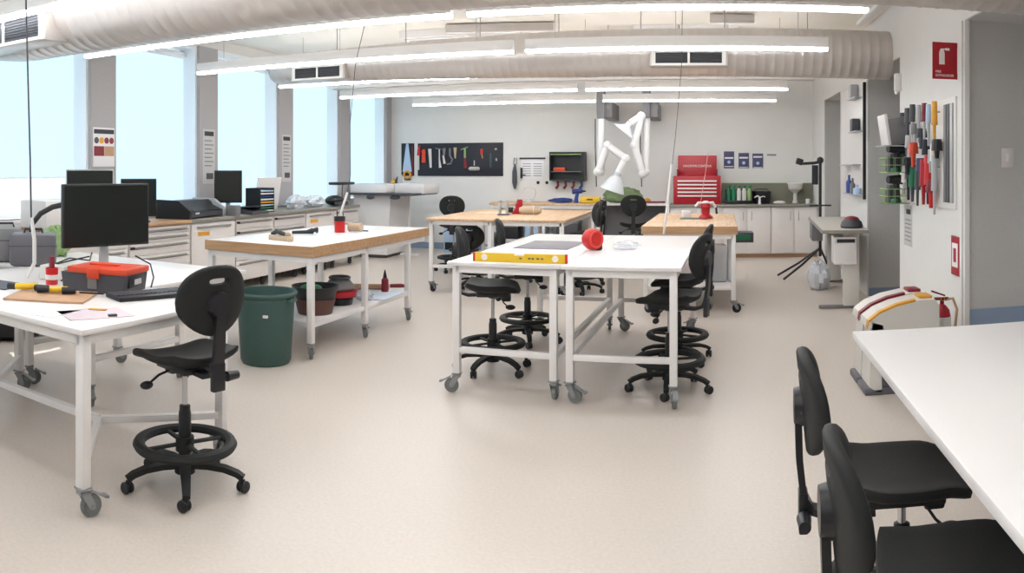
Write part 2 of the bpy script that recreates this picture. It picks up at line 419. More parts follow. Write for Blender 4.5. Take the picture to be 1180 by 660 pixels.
def table(label, cx, cy, w_, l_, rot, z, top_t=.025, topmat=None, edgemat=None, legs=None, stretch=(), rails=(), shelf=None, group=None, cdirs=None, tyre=None, inset=.03, name='workbench_table', lt=.05, vframe=False):
    root = thing(name, label, 'table', (cx,cy,0), math.radians(rot), group)
    a, l2 = w_/2, l_/2
    if edgemat:
        B().box(-a+.012, a-.012, -l2+.012, l2-.012, z-top_t*.9, z, .002).build('tabletop', topmat or M_lam, root)
        e = B()
        e.box(-a, a, -l2, -l2+.012, z-top_t, z-.001); e.box(-a, a, l2-.012, l2, z-top_t, z-.001)
        e.box(-a, -a+.012, -l2+.012, l2-.012, z-top_t, z-.001); e.box(a-.012, a, -l2+.012, l2-.012, z-top_t, z-.001)
        e.build('edge_band', edgemat, root)
    else:
        B().box(-a, a, -l2, l2, z-top_t, z, .004).build('tabletop', topmat or M_lam, root)
    zt = z-top_t; h = lt/2
    if legs is None: legs = [(sx,sy) for sx in (-1,1) for sy in (-1,1)]
    lx, ly = a-inset-h, l2-inset-h
    f = B()
    f.box(-lx, lx, -ly-h, -ly+h, zt-lt, zt); f.box(-lx, lx, ly-h, ly+h, zt-lt, zt)
    f.box(-lx-h, -lx+h, -ly+h, ly-h, zt-lt, zt); f.box(lx-h, lx+h, -ly+h, ly-h, zt-lt, zt)
    f.build('frame', M_white, root)
    for i, (sx, sy) in enumerate(legs):
        x, y = sx*lx, sy*ly
        lg = B().box(x-h, x+h, y-h, y+h, .137, zt-.001, .003).build('leg', M_white, root)
        ang = (cdirs[i] if cdirs else random.uniform(0, 6.28))
        caster(lg, x, y, ang, tyre=tyre)
    for (p, q, zz) in stretch:
        x0,y0,x1,y1 = p[0]*lx, p[1]*ly, q[0]*lx, q[1]*ly
        d_ = Vector((x1-x0, y1-y0, 0)); L = d_.length-lt; ang = math.atan2(d_.y, d_.x)
        B().obox(((x0+x1)/2,(y0+y1)/2,zz), (L, .04, .04), rz=ang, bev=.003).build('stretcher', M_white, root)
    if vframe:
        for s in (-1,1):
            for t_ in (-1,1):
                p0 = Vector((s*lx, t_*ly, .23)); p1 = Vector((s*(lx-.43), 0, .23)); d_ = p1-p0
                B().obox((p0+p1)/2, (d_.length-.02,.036,.036), rz=math.atan2(d_.y,d_.x), bev=.003).build('stretcher', M_white, root)
        B().box(-lx+.43, lx-.43, -.02, .02, .21, .25, .003).build('stretcher', M_white, root)
    if shelf:
        zz, x0, x1, y0, y1 = shelf
        B().box(x0, x1, y0, y1, zz-.04, zz, .003).build('shelf', M_white, root)
    return root

# front-left white table (T1) and the white table behind it
T1 = table('white wheeled table at front left carrying the big monitor and orange-lidded toolbox', -3.36, 2.90, 1.9, 1.10, -2, .85, vframe=True, cdirs=[1,2,2.9,4.2])
T1b = table('white wheeled table behind the front left one, with grey bags on it', -3.93, 4.0, 1.75, 1.0, -2, .845, legs=[(-.43,-1),(.37,-1),(-.43,1),(.37,1)], cdirs=[2.5,1,3,4], stretch=[((-.43,-1),(-.43,1),.3),((.37,-1),(.37,1),.3)])
table('neighbouring white table at the left picture edge', -5.28, 2.93, 1.6, 1.0, -2, .848, vframe=True, cdirs=[2.5,1,3,4])
# wooden-edged white table (T2)
T2 = table('white-topped table with thick plywood edge and lower shelf, beside the green bin', -3.543, 6.615, 1.13, 2.34, -2.9, .925, top_t=.085, edgemat=M_edge,
      legs=[(-1,-1),(1,-1),(-1,-.18),(1,-.18),(-1,.64),(1,.64)], shelf=(.30,-.53,.53,-1.11,.76), cdirs=[1,3.6,2,3.4,1,3.3], inset=.02)
# middle pair (T3)
u = Vector((math.cos(math.radians(-2.1)), math.sin(math.radians(-2.1)), 0))
C3 = Vector((-.923, 6.22, 0))
cl, cr = C3-u*.401, C3+u*.401
table('white wheeled table of the middle pair, under the yellow spirit level', cl.x, cl.y, .80, 2.42, -2.1, .912, stretch=[((-1,-1),(1,-1),.30),((-1,1),(1,1),.30),((1,-1),(1,1),.30)], cdirs=[4.9,3.1,3.1,3.3])
table('white wheeled table of the middle pair, on the side with two stools to its right', cr.x, cr.y, .80, 2.42, -2.1, .912, stretch=[((-1,-1),(1,-1),.30),((-1,1),(1,1),.30),((-1,-1),(-1,1),.30)], cdirs=[1.3,1.3,.2,3.9])
# far pair with beech tops (T4)
table('beech-topped white table farther back, nearer the windows, left of its pair', -3.03, 10.3, .88, 2.4, 0, .935, top_t=.03, topmat=M_wood, stretch=[((-1,-1),(1,-1),.33),((-1,1),(1,1),.33)], cdirs=[2.9,3.2,2,1], tyre=M_rub)
table('beech-topped white table farther back, right of its pair, with clamp and rolls', -2.14, 10.35, .88, 2.4, 0, .935, top_t=.03, topmat=M_wood, stretch=[((-1,-1),(1,-1),.33),((-1,1),(1,1),.33)], cdirs=[2.9,3.2,2,1], tyre=M_rub)
# right far table (T5)
T5 = table('beech-topped white table with lower shelf in front of the red tool chest', -.17, 9.55, 1.04, 2.5, -1, .935, top_t=.085, topmat=M_wood, edgemat=M_edge, stretch=[], shelf=(.28,-.48,.48,-1.18,1.18), cdirs=[1,3.3,2,4.4], inset=.02, tyre=M_rub)
# foreground right table (T6)
t6 = thing('desk', 'large plain white desk in the right foreground', 'table', (1.13, 1.6, 0), math.radians(-1.2))
B().box(-.58, .6, -1.35, 1.44, .868, .9, .006).build('tabletop', M_lam, t6)
for yy in (.85, -.85):
    lg = B().box(-.11, -.02, yy-.04, yy+.04, .05, .80, .004).build('leg', M_ltbl, t6, label='pale blue-grey column leg')
    B().box(-.45, .4, yy-.04, yy+.04, .0, .05, .01).build('foot', M_white, lg)
B().box(-.09, -.04, -1.1, 1.1, .80, .868).box(-.5,.5,-1.1,-1.04,.83,.868).box(-.5,.5,1.04,1.1,.83,.868).build('frame', M_white, t6)

# ------------------------------------------------------------------ stools
def make_stool():
    r = thing('drafting_stool', 'stool', 'stool')
    zs = .66
    # seat
    b = B(); nu, nv = 16, 14
    def sq(u_, v_, k=1.0): return (.225*u_*math.sqrt(1-.30*v_*v_)*k, .215*v_*math.sqrt(1-.26*u_*u_)*k)
    def top(u_, v_): return zs + .028*abs(u_)**2.2 - .018*(1-v_)*(v_ > 0)*0 - .012*(1-v_*v_)*.5 - (.030*max(0, v_-.45)**2*3.3 if v_ > .45 else 0) + (.03*(-v_-.5) if v_ < -.5 else 0)
    per = [(-1+2*i/nu, -1) for i in range(nu)] + [(1, -1+2*j/nv) for j in range(nv)] + [(1-2*i/nu, 1) for i in range(nu)] + [(-1, 1-2*j/nv) for j in range(nv)]
    loops = []
    for k, dz in ((.0, -.052), (.55, -.052), (.86, -.046), (.97, -.028), (1.0, -.012), (.98, -.001)): loops.append([(*sq(u_*max(k,.01), v_*max(k,.01)), top(u_*k, v_*k)+dz + (.012*k*k if dz < -.04 else 0)) for u_, v_ in per])
    for k in (.92, .8, .62, .42, .22, .01): loops.append([(*sq(u_*k, v_*k), top(u_*k, v_*k)+.002) for u_, v_ in per])
    b.rings(loops); b.build('seat', M_black, r, sharp=1.0)
    # backrest with hand slot
    b = B(); N = 36
    def bend(x, y, z): return (x, y + 1.3*x*x - .262 - .10*(z), z + zs + .285)
    def outl(k, s=1.0):
        t_ = 2*PI*k/N; cx, cz = math.cos(t_), math.sin(t_)
        x = .195*math.copysign(abs(cx)**.85, cx); z = .165*math.copysign(abs(cz)**.85, cz)
        if z < 0: x *= 1-.30*(z/.165)**2
        return x*s, z*s
    def slot(k, s=1.0):
        t_ = 2*PI*k/N; cx, cz = math.cos(t_), math.sin(t_)
        return .05*s*math.copysign(abs(cx)**.6, cx), .092+.013*s*math.copysign(abs(cz)**.8, cz)
    lp = []
    def ring_(fn, y): lp.append([bend(fn(k)[0], y, fn(k)[1]) for k in range(N)])
    mix = lambda a: (lambda k: tuple(p*(1-a)+q*a for p, q in zip(outl(k, .95), slot(k, 1.25))))
    ring_(lambda k: slot(k), .012); ring_(lambda k: slot(k, 1.25), .022)
    for a in (.75, .5, .25): ring_(mix(a), .022)
    ring_(lambda k: outl(k, .95), .020); ring_(lambda k: outl(k, .99), .012); ring_(lambda k: outl(k), 0)
    ring_(lambda k: outl(k, .98), -.010); ring_(lambda k: outl(k, .93), -.015)
    for a in (.25, .5, .75): ring_(mix(a), -.015)
    ring_(lambda k: slot(k, 1.25), -.015); ring_(lambda k: slot(k), -.006)
    b.rings(lp, close=True); b.build('backrest', M_black, r, sharp=1.0)
    # stem
    b = B(); b.sweep([(-.04,zs-.072),(-.10,zs-.075),(-.19,zs-.078),(-.245,zs-.06),(-.27,zs-.01),(-.282,zs+.1),(-.285,zs+.2),(-.288,zs+.31)], .028, .011, w=[.03,.03,.03,.03,.03,.028,.026,.03])
    b.cyl((0,-.30,zs+.27), (0,-.265,zs+.27), .055, .065); b.box(-.035,.035,-.285,-.255,zs-.13,zs+.0,.006)
    b.build('back_stem', M_blkpl, r)
    b = B(); b.cyl((.0,-.27,zs-.07),(.085,-.27,zs-.07),.010); b.cyl((.05,-.27,zs-.07),(.115,-.27,zs-.07),.024,.019); b.build('tilt_knob', M_blkpl, r)
    # mechanism and levers
    b = B(); b.box(-.085,.085,-.12,.13,zs-.085,zs-.048,.008); b.cyl((0,0,zs-.10),(0,0,zs-.05),.035); b.box(-.03,.03,.07,.14,zs-.125,zs-.06,.012); b.build('mechanism', M_blkpl, r)
    b = B(); b.tube([(-.06,.02,zs-.08),(-.13,.03,zs-.10),(-.18,.03,zs-.13)], .006); b.ball((-.20,.03,zs-.14),(.035,.022,.02)); b.build('lever', M_blkpl, r)
    b = B(); b.tube([(.06,.06,zs-.08),(.10,.09,zs-.12),(.09,.12,zs-.15)], .005); b.ball((.09,.14,zs-.155),(.02,.038,.02)); b.build('lever', M_blkpl, r)
    B().cyl((0,0,.30),(0,0,zs-.06),.014,n=14).build('gas_column', M_chrome, r)
    B().lathe([(.02,.10),(.031,.10),(.031,.36),(.027,.38),(.027,.40),(.016,.405)]).build('column_sleeve', M_blkpl, r)
    # foot ring
    b = B(); b.torus(.225,.031,(0,0,.215),n=40,m=8,fz=.75); b.cyl((0,0,.18),(0,0,.25),.045)
    for k in range(4):
        a = k*PI/2+.4; b.tube([(.04*math.cos(a),.04*math.sin(a),.215),(.21*math.cos(a),.21*math.sin(a),.212)],.014,8,flat=.7)
    b.build('foot_ring', M_black, r)
    # five-arm base
    b = B(); b.lathe([(.02,.07),(.05,.075),(.052,.13),(.036,.15),(.03,.15)])
    for k in range(5):
        a = 2*PI*k/5+.3; b.M = Matrix.Rotation(a, 4, 'Z')
        b.sweep([(.03,.115),(.12,.118),(.20,.11),(.26,.092),(.292,.072)], .02, .013, w=[.028,.026,.022,.02,.018])
    b.M = Matrix.Identity(4); b.build('star_base', M_black, r)
    for k in range(5):
        a = 2*PI*k/5+.3; ca = random.uniform(0, 6.28)
        b = B(); b.M = Matrix.Rotation(a, 4, 'Z') @ Matrix.Translation((0,.282,0)) @ Matrix.Rotation(ca, 4, 'Z')
        Mx = Matrix.Rotation(PI/2, 4, 'Y')
        for s in (-1,1): b.lathe([(.008,-.009),(.024,-.009),(.029,-.004),(.029,.004),(.024,.009),(.008,.009)], (s*.014,-.012,.029), 18, Mx)
        b.cyl((0,0,.03),(0,0,.078),.008); b.cyl((-.022,-.012,.029),(.022,-.012,.029),.012); b.box(-.004,.004,-.02,.01,.03,.062)
        b.build('caster', M_blkpl, r)
    return r
proto = make_stool()
TOPS = ('seat','backrest','back_stem','tilt_knob','mechanism','lever')
G = 'black polyurethane drafting stools around the workshop tables'
def place(x, y, face, label, dz=0, first=False, spin=0, bk=(0,0)):
    """face: heading in degrees, 0 looks away from the camera wall (+Y), 90 looks towards the windows (-X)"""
    if first: r = proto; r.location = (x,y,0); r.rotation_euler = (0,0,math.radians(face)); r['label'] = label; r['group'] = G
    else: r = copy_tree(proto, (x,y,0), math.radians(face), label, G)
    for ch in r.children:
        nm = ch.name.split('.')[0]
        if dz and nm in TOPS: ch.location.z = dz
        if dz < 0 and nm == 'gas_column': ch.location.z = dz
        if dz < -.2 and nm == 'column_sleeve': ch.scale.z = .8
        if nm in ('backrest','back_stem','tilt_knob'): ch.location.y += bk[0]; ch.location.z += bk[1]
        if spin and nm in ('star_base','caster','foot_ring','column_sleeve'): ch.rotation_euler.z = math.radians(spin)
    return r
place(-2.36, 2.94, 73, 'black stool with slotted backrest standing alone at the right end of the front left table', spin=58)
place(-1.63, 5.72, -78, 'black stool tucked under the left side of the middle tables, nearer the camera', spin=10)
place(-1.60, 6.75, -76, 'black stool tucked under the left side of the middle tables, the farther one', spin=40)
place(-.265, 5.42, 74, 'black stool pulled up to the right side of the middle tables, nearer the camera', spin=15)
place(-.24, 6.24, 86, 'black stool at the right side of the middle tables, the farther one', spin=50)
place(-2.95, 9.66, -10, 'black stool with its seat lowered, beneath the front end of the far beech tables', dz=-.26)
place(-3.78, 11.1, 12, 'black stool whose round back shows above the left edge of the far beech tables', dz=.05)
place(-3.98, 12.2, -50, 'black stool half hidden behind the farthest corner of the far beech tables')
place(-1.60, 9.55, 110, 'black stool right of the far beech tables, its back angled to the camera', dz=.04)
place(-1.65, 10.35, 80, 'black stool behind the angled one at the far beech tables', dz=.02)
place(-1.12, 11.7, 5, 'black raised stool facing the grey bench under the fume hoods', dz=.06)
place(.625, 2.43, -94, 'black stool at the right foreground desk, farther of the two', spin=20, dz=-.09, bk=(-.05,-.045))
place(.60, 1.70, -94, 'black stool at the right foreground desk, cut by the bottom of the picture', spin=20, dz=-.05, bk=(-.05,-.10))
for o in [proto]+list(proto.children_recursive): bpy.data.objects.remove(o)

# ------------------------------------------------------------------ left wall bench
XF = -5.55
def worktop(name, y0, y1, m, label, zt=.965):
    o = B().box(XL+.055, XF, y0, y1, zt-.04, zt, .003).build(name, m); tag(o, label, 'worktop'); return o
worktop('worktop', 5.0, 7.04, M_edgey, 'brown wooden worktop at the near end of the window bench')
worktop('worktop', 7.05, 11.5, M_steel, 'grey worktop on the far stretch of the window bench')
def cabinet(y0, y1, kind, label, z0=.13, z1=.925):
    r = thing('bench_cabinet', label, 'cabinet', (XF-.02, (y0+y1)/2, 0))
    L = (y1-y0)/2-.004
    B().box(-.56, -.02, -L, L, z0, z1, .003).build('body', M_cab, r)
    def handle(par, zz, l=.5):
        b = B(); b.box(.0,.022,-L*l*1.7,L*l*1.7,zz-.012,zz+.010,.004); return b.build('handle', M_handle, par)
    if kind == 'door':
        d = B().box(-.019,0,-L+.005,L-.005,z0+.01,z1-.02,.002).build('door', M_cab, r)
        handle(d, z1-.06, .45)
        B().cyl((0,0,.62),(.006,0,.62),.012).build('lock', M_handle, d)
        B().box(0,.001,-L+.12,-L+.35,.76,.81).build('warning_sticker', M_amber, d, label='yellow sticker')
    else:
        hs = kind; z = z1-.015
        for h in hs:
            d = B().box(-.019,0,-L+.005,L-.005,z-h+.006,z,.002).build('drawer', M_cab, r)
            handle(d, z-.03); B().box(-.001,.001,-L+.02,L-.02,z-.052,z-.046).build('shadow_groove', M_gap, d)
            if h in (.13,.15): B().box(.001,.012,-L+.01,-L+.07,z-.045,z-.02).build('latch', M_blkpl, d)
            z -= h
    for sy in (-1,1):
        for sx in (-.48,-.1):
            b = B(); b.lathe([(.01,-.015),(.045,-.015),(.05,0),(.045,.015),(.01,.015)], (sx,sy*(L-.12),.05), 18, Matrix.Rotation(PI/2,4,'Y')); b.box(sx-.03,sx+.03,sy*(L-.12)-.03,sy*(L-.12)+.03,.095,.135)
            b.build('caster', M_rub, r)
    return r
cabinet(5.02, 5.98, (.2,.3,.28), 'white cabinet at the very near end of the window bench')
cabinet(6.0, 7.04, (.08,.09,.13,.15,.17,.16), 'white six-drawer cabinet under the brown worktop')
cabinet(7.06, 7.95, 'door', 'white door cabinet with yellow sticker beside the six-drawer cabinet')
cabinet(7.97, 8.85, (.13,.15,.25,.25), 'white drawer cabinet beneath the far upright monitor')
cabinet(8.87, 9.72, (.15,.13,.25,.25), 'white drawer cabinet below the leaning white panel')
cabinet(9.74, 10.6, 'door', 'white door cabinet with yellow sticker near the plastic bags')
cabinet(10.62, 11.48, (.2,.2,.38), 'white drawer cabinet at the far end of the window bench')
# pale blue item at end panel
o = B().box(-5.90,-5.60,4.985,4.992,.3,.92,.002).build('end_panel', M_ltbl); tag(o, 'pale blue panel on the near end of the window bench', 'panel')
B().tube([(-5.84,4.985,.83),(-5.80,4.96,.845),(-5.72,4.96,.83),(-5.66,4.985,.80)],.008).build('handle', M_blkpl, o)

def monitor(name, label, x, y, z, w_, h_, yaw, base=True, lift=.22, silver=False, tilt=0):
    r = thing(name, label, 'monitor', (x,y,z), math.radians(yaw))       # screen looks along local -Y
    cs = M_silver if silver else M_blkpl
    zb = lift
    B().box(-w_/2, w_/2, 0, .035, zb, zb+h_, .006).build('housing', cs, r)
    B().box(-w_/2+.012, w_/2-.012, -.002, .004, zb+.014, zb+h_-.012).build('screen', M_screen, r)
    if base:
        B().box(-.03,.03,.036,.062,.01,zb+h_*.5,.004).build('stand', M_silver, r, label='grey stand')
        B().box(-.12,.12,-.06,.14,0,.014,.005).build('base', M_silver if silver else M_blkpl, r)
    return r
Z1 = .851
m1 = monitor('desktop_monitor', 'big black monitor on the front left table behind the orange-lidded toolbox', -3.40, 3.46, Z1, .62, .393, 74, lift=.215)

# bench equipment by the windows
ZB = .966
monitor('desktop_monitor', 'black monitor standing upright on the window bench with blue note below it', -5.80, 8.12, ZB, .36, .42, 38, lift=.15)
monitor('desktop_monitor', 'dark glossy monitor just right of and behind the big front monitor', -5.75, 6.35, ZB, .40, .42, 52, lift=.06)
monitor('laptop_screen', 'silver-framed screen rising above the big front monitor', -5.74, 5.58, ZB+.273, .50, .29, 40, lift=.02, silver=True)
pc_ = B().box(-.2,.2,-.25,.25,0,.28,.02).build('computer_case', M_white); pc_.location = (-5.85,5.15,ZB); tag(pc_, 'white computer case against the first window pier left of the big monitor', 'computer')
B().box(.201,.206,-.03,.05,.03,.22).build('front_panel', M_ltbl, pc_)
b = B().box(-.3,.1,-.2,.2,0,.26,.01); o = b.build('storage_box', M_cab); o.location = (-5.8,5.62,ZB+.0); tag(o, 'white box on the window bench behind the silver-framed screen', 'box')
B().box(-.29,.09,-.19,.19,.262,.272,.003).build('lid', M_white, o)
# plotter / large printer
r = thing('large_printer', 'long black and grey large-format printer on the window bench', 'printer', (-5.86, 7.42, ZB), math.radians(8)); r.scale = (.95,.95,.86)
b = B(); b.prism([(-.22,.02),(.24,.02),(.24,.10),(.10,.15),(.06,.22),(-.20,.24)], -.42, .42, 'XZ'); b.build('body', M_dgrey, r)
b = B(); b.prism([(.03,.235),(.11,.155),(.25,.10),(.26,.105),(.13,.165),(.06,.245)], -.36, .36, 'XZ'); b.build('front_lid', M_blkpl, r)
for s, m_ in ((-1, M_blkpl), (1, M_silver)): B().prism([(-.23,.0),(.25,.0),(.27,.11),(.10,.25),(-.22,.26)], s*.42-.03+(.03 if s > 0 else -.03), s*.42+.03+(.03 if s > 0 else -.03), 'XZ').build('end_cap', m_, r)
B().box(.24,.244,-.3,-.2,.06,.085).build('badge', M_white, r)
# box in front of the upright monitor, base etc.
o = B().box(-.08,.08,-.05,.05,0,.13,.005).build('storage_box', M_grey); o.location = (-5.60,7.95,ZB); tag(o, 'small grey box between the large printer and the upright monitor', 'box')
r = thing('scanner', 'flat black scanner in front of the upright monitor', 'scanner', (-5.65,8.46,ZB), 0)
B().prism([(-.12,0),(.13,0),(.13,.03),(-.12,.09)],-.2,.2,'XZ').build('body', M_dgrey, r); B().box(-.1,.1,-.18,.18,.09,.096).build('glass_bed', M_blkpl, r)
r = thing('wire_file_rack', 'black file rack with stacked colourful papers right of the upright monitor', 'file rack', (-5.78,8.84,ZB), 0)
b = B()
for s in (-.17,.17): b.box(-.12,.12,s-.005,s+.005,0,.33)
b.box(-.12,-.11,-.17,.17,0,.33); b.build('rack_frame', M_blkpl, r)
cols = [M_white, M_bgreen, M_ltbl, M_amber, M_white, M_blue, M_white, M_ltbl]
for k in range(8): B().box(-.10,.12,-.16,.16,.015+k*.038,.032+k*.038).build('paper_tray', cols[k], r)
r = thing('leaning_panel', 'white panel leaning in the window behind the file rack', 'panel', (-5.98,9.35,ZB), 0)
B().obox((0,0,.235),(.02,.62,.47),ry=.16,bev=.004).build('sheet', M_white, r); B().obox((.035,0,.22),(.004,.05,.05),ry=.16).build('label_plate', M_paper, r)
def crumple(name, c, s, m_, label, cat, seed, n=18):
    random.seed(seed); b = B(); mm = 10
    loops = []
    for i in range(mm+1):
        a = max(.05,min(PI-.05,PI*i/mm)); lp_ = []
        for k in range(n):
            q = 1+random.uniform(-.22,.22)
            z_ = -math.cos(a)*s[2]*q
            lp_.append((math.sin(a)*math.cos(2*PI*k/n)*s[0]*q, math.sin(a)*math.sin(2*PI*k/n)*s[1]*q, max(-s[2]*.92, z_)))
        loops.append(lp_)
    b.rings(loops); o_ = b.build(name, m_, sharp=.3); o_.location = (c[0],c[1],c[2]+s[2]*.92); return tag(o_, label, cat)
crumple('plastic_bag', (-5.85,9.95,ZB), (.14,.22,.10), M_bag, 'crumpled clear plastic bag by the leaning white panel', 'bag', 3)
crumple('plastic_bag', (-5.85,10.48,ZB), (.14,.22,.09), M_bag, 'crumpled clear plastic bag nearer the far end of the window bench', 'bag', 5)
o = B().box(-.04,.04,-.12,.12,0,.035,.008).build('small_tool', M_blue); o.location = (-6.225,10.55,1.0305); tag(o, 'small dark blue item on the window sill above the bags', 'tool')
r = thing('magnifier_lamp', 'flat black lamp head on a thin stand at the far end of the window bench', 'lamp', (-5.8,11.34,ZB))
B().lathe([(.02,0),(.1,0),(.1,.02),(.02,.025)]).build('base', M_blkpl, r); B().tube([(0,0,.02),(0,0,.25),(0,.02,.33)],.007).build('pole', M_blkmt, r); B().box(-.10,.10,-.30,.28,.33,.375,.015).build('lamp_head', M_blkpl, r)
r = thing('bench_vacuum', 'low black machine beneath the flat lamp head on the window bench', 'machine', (-5.76,11.0,ZB))
B().ball((0,0,.085),(.15,.20,.085)).build('body', M_blkpl, r); B().box(.10,.17,-.2,.15,.005,.07,.01).build('front_tray', M_dgrey, r)
# thin pipe along window
b = B(); b.tube([(-6.19,4.6,1.036),(-6.188,5.2,1.036),(-6.19,5.9,1.036)],.006); o = b.build('window_cord', M_grey); tag(o,'thin grey cord lying along the window sill behind the monitors','cord')

# signs on the window piers
def pier_sign(y, z, label, rich):
    r = thing('safety_sign', label, 'sign', (XL+.0502, y, z))
    if rich:
        B().box(0,.004,-.17,.17,-.22,.22).build('sheet', M_paper, r)
        B().box(.004,.006,-.16,.16,.15,.20).build('header_bar', M_blkpl, r)
        for k, m_ in enumerate((M_dgrey, M_amber, M_burg, M_burg)):
            B().lathe([(.022,0),(.036,0),(.036,.003),(.022,.003)], (.004,-.12+k*.08,.075), 20, Matrix.Rotation(PI/2,4,'Y')).build('symbol', m_, r)
        B().box(.004,.006,-.16,.0,-.10,.01).build('photo_patch', M_burg, r); B().box(.004,.006,.005,.16,-.10,.01).build('photo_patch', M_brown, r)
    else:
        B().box(0,.003,-.13,.13,-.36,.36).build('sheet', M_rev, r)
        B().box(.003,.005,-.10,.10,.27,.33).build('header_bar', M_blkpl, r)
        b = B()
        for k in range(7): b.box(.003,.004,-.10,.06+.04*(k%2),.20-.055*k,.215-.055*k)
        b.build('text_lines', M_txt, r)
        B().box(.003,.005,-.06,.09,-.30,-.22).build('diagram', M_dgrey, r)
pier_sign(6.2, 1.80, 'white safety sign with black header and round symbols on the nearest visible window pier', True)
pier_sign(8.17, 1.72, 'grey notice sheet on the second window pier, above the large printer', False)
pier_sign(10.15, 1.72, 'grey notice sheet on the third window pier, behind the leaning panel', False)

# white laser cutter at the far left corner
r = thing('laser_cutter', 'big white machine with flat overhanging top in the far window corner', 'machine', (-5.45,12.65,0))
B().prism([(-.55,.06),(.05,.06),(.12,1.10),(-.6,1.10)], -.38, .5, 'XZ').build('cabinet', M_white, r)
B().box(-.62,.62,-.55,.62,1.10,1.14,.01).build('bed_frame', M_dgrey, r, label='dark bed frame')
B().box(-.60,.10,-.52,.6,1.14,1.29,.02).box(.11,.66,-.2,.62,1.12,1.30,.02).build('lid', M_white, r)
B().box(-.5,.05,-.5,-.1,1.29,1.30,.003).build('lid_glass', M_ltbl, r)
B().box(-.5,.0,-.3,.4,0,.06).build('plinth', M_gap, r)
B().ball((.25,-.5,1.07),(.10,.05,.04)).build('control_knob', M_dgrey, r); B().ball((-.2,-.53,1.07),(.08,.03,.04)).build('control_knob', M_dgrey, r)
B().box(.19,.23,.2,.26,0,1.1,.004).box(.05,.40,.2,.26,0,.04,.004).build('support_leg', M_white, r)
for k,(dx,dy,h_,m_) in enumerate(((-.05,.35,.14,M_dgrey),(.02,.28,.20,M_silver),(-.12,.30,.10,M_brass))):
    o = B().lathe([(.01,0),(.045,0),(.05,.02),(.04,h_*.7),(.02,h_*.9),(.01,h_)]).build('spray_bottle', m_); o.location=(-5.45+dx,12.65+dy,1.29)
    tag(o, ('dark','silver','small brassy')[k]+' bottle on top of the big white corner machine', 'bottle')
o = B().box(-.25,.25,-.2,.2,0,.5,.02).build('low_cabinet', M_ltbl); o.location=(-4.55,13.7,0); tag(o,'low pale blue-grey cabinet against the back wall right of the white machine','cabinet')
B().box(-.22,.22,-.21,-.2,.06,.2,.004).build('dark_vent', M_blkpl, o)

# ------------------------------------------------------------------ green bin
r = thing('waste_bin', 'dark green round waste bin beside the plywood-edged table', 'bin', (-3.37,5.24,0))
B().lathe([(.15,.02),(.16,0),(.19,.0),(.205,.03),(.235,.53),(.25,.54),(.258,.56),(.25,.575),(.232,.57),(.225,.54),(.195,.04),(.15,.03)], n=40).build('shell', M_green, r)
for s in (-1,1): B().box(s*.245-.02,s*.245+.02,-.05,.05,.50,.53,.006).build('handle', M_green, r)
B().box(.12,.16,-.235,-.215,.40,.42,.002).build('label_tag', M_white, r)

# ------------------------------------------------------------------ items on the front left tables
def at_item(o, x, y, z, rz=0): o.location = (x,y,z); o.rotation_euler = (0,0,math.radians(rz)); return o
def rot_item(b, m_, name, x, y, z, rz, label, cat, group=None): return tag(at_item(b.build(name, m_), x, y, z, rz), label, cat, group)
rot_item(B().box(-.22,.22,-.17,.17,0,.012,.002), M_brown, 'hardboard_sheet', -3.17,2.79,Z1,32,'brown hardboard sheet under the yellow and black tools on the front left table','board')
o = rot_item(B().box(-.30,.18,-.12,.12,0,.006), M_dgrey, 'cutting_mat', -3.72,2.84,Z1,6,'dark grey mat left of the brown board on the front table','mat')
# yellow/black tool roll
zt = Z1+.0125
r = thing('clamp_tool', 'yellow and black spring clamp lying on the brown board, nearest the table edge', 'clamp', (-3.36,2.80,zt), math.radians(28)); r.scale=(.7,.9,.9)
B().tube([(-.12,-.02,.025),(-.02,-.01,.028),(.05,.03,.03)],[.02,.022,.018]).build('yellow_body', M_yellow, r)
B().tube([(-.19,-.01,.022),(-.12,-.02,.024)],[.022,.02]).build('jaw', M_blkpl, r); B().tube([(.04,.0,.022),(.16,-.02,.022)],[.02,.022]).build('jaw', M_blkpl, r)
r = thing('clamp_tool', 'second yellow and black clamp, behind and right of the first on the brown board', 'clamp', (-3.17,2.84,zt), math.radians(35)); r.scale=(.75,.9,.9)
B().tube([(-.08,.02,.022),(.06,.03,.024)],[.018,.02]).build('yellow_body', M_yellow, r)
B().tube([(-.16,.0,.022),(-.07,.01,.024)],[.02,.018]).build('jaw', M_blkpl, r); B().tube([(.03,.0,.022),(.13,.0,.024)],[.022,.02]).build('jaw', M_blkpl, r)
rot_item(B().box(-.07,.07,-.01,.01,0,.006), M_blkpl, 'steel_rule', -3.05,2.98,zt,25,'thin dark strip at the back corner of the brown board','tool')
rot_item(B().box(-.12,.12,-.16,.16,0,.002), mat('pinkish paper',(206,192,198),.8), 'drawing_sheet', -2.66,2.62,Z1,-25,'pinkish paper sheet near the table corner','paper')
rot_item(B().box(-.1,.1,-.12,.12,0,.002), M_paper, 'paper_sheet', -2.85,2.50,Z1,10,'white paper sheet between the brown board and pinkish paper','paper')
rot_item(B().box(-.045,.045,-.015,.015,0,.004), M_amber, 'yellow_tag', -2.72,2.70,Z1+.0025,20,'small yellow tag on the pinkish paper','tag')
rot_item(B().box(-.02,.02,-.012,.012,0,.01), M_dgrey, 'usb_stick', -2.55,2.63,Z1+.0025,60,'tiny grey stick on the paper near the table corner','usb stick')
r = thing('keyboard', 'black keyboard angled on the front left table beside the stool', 'keyboard', (-2.80,3.22,Z1), math.radians(68))
B().box(-.26,.26,-.11,.08,0,.022,.005).build('body', M_blkpl, r)
kb = B()
for i in range(18):
    for j in range(5): kb.box(-.25+i*.0275,-.25+i*.0275+.022,-.045+j*.024,-.045+j*.024+.019,.021,.027)
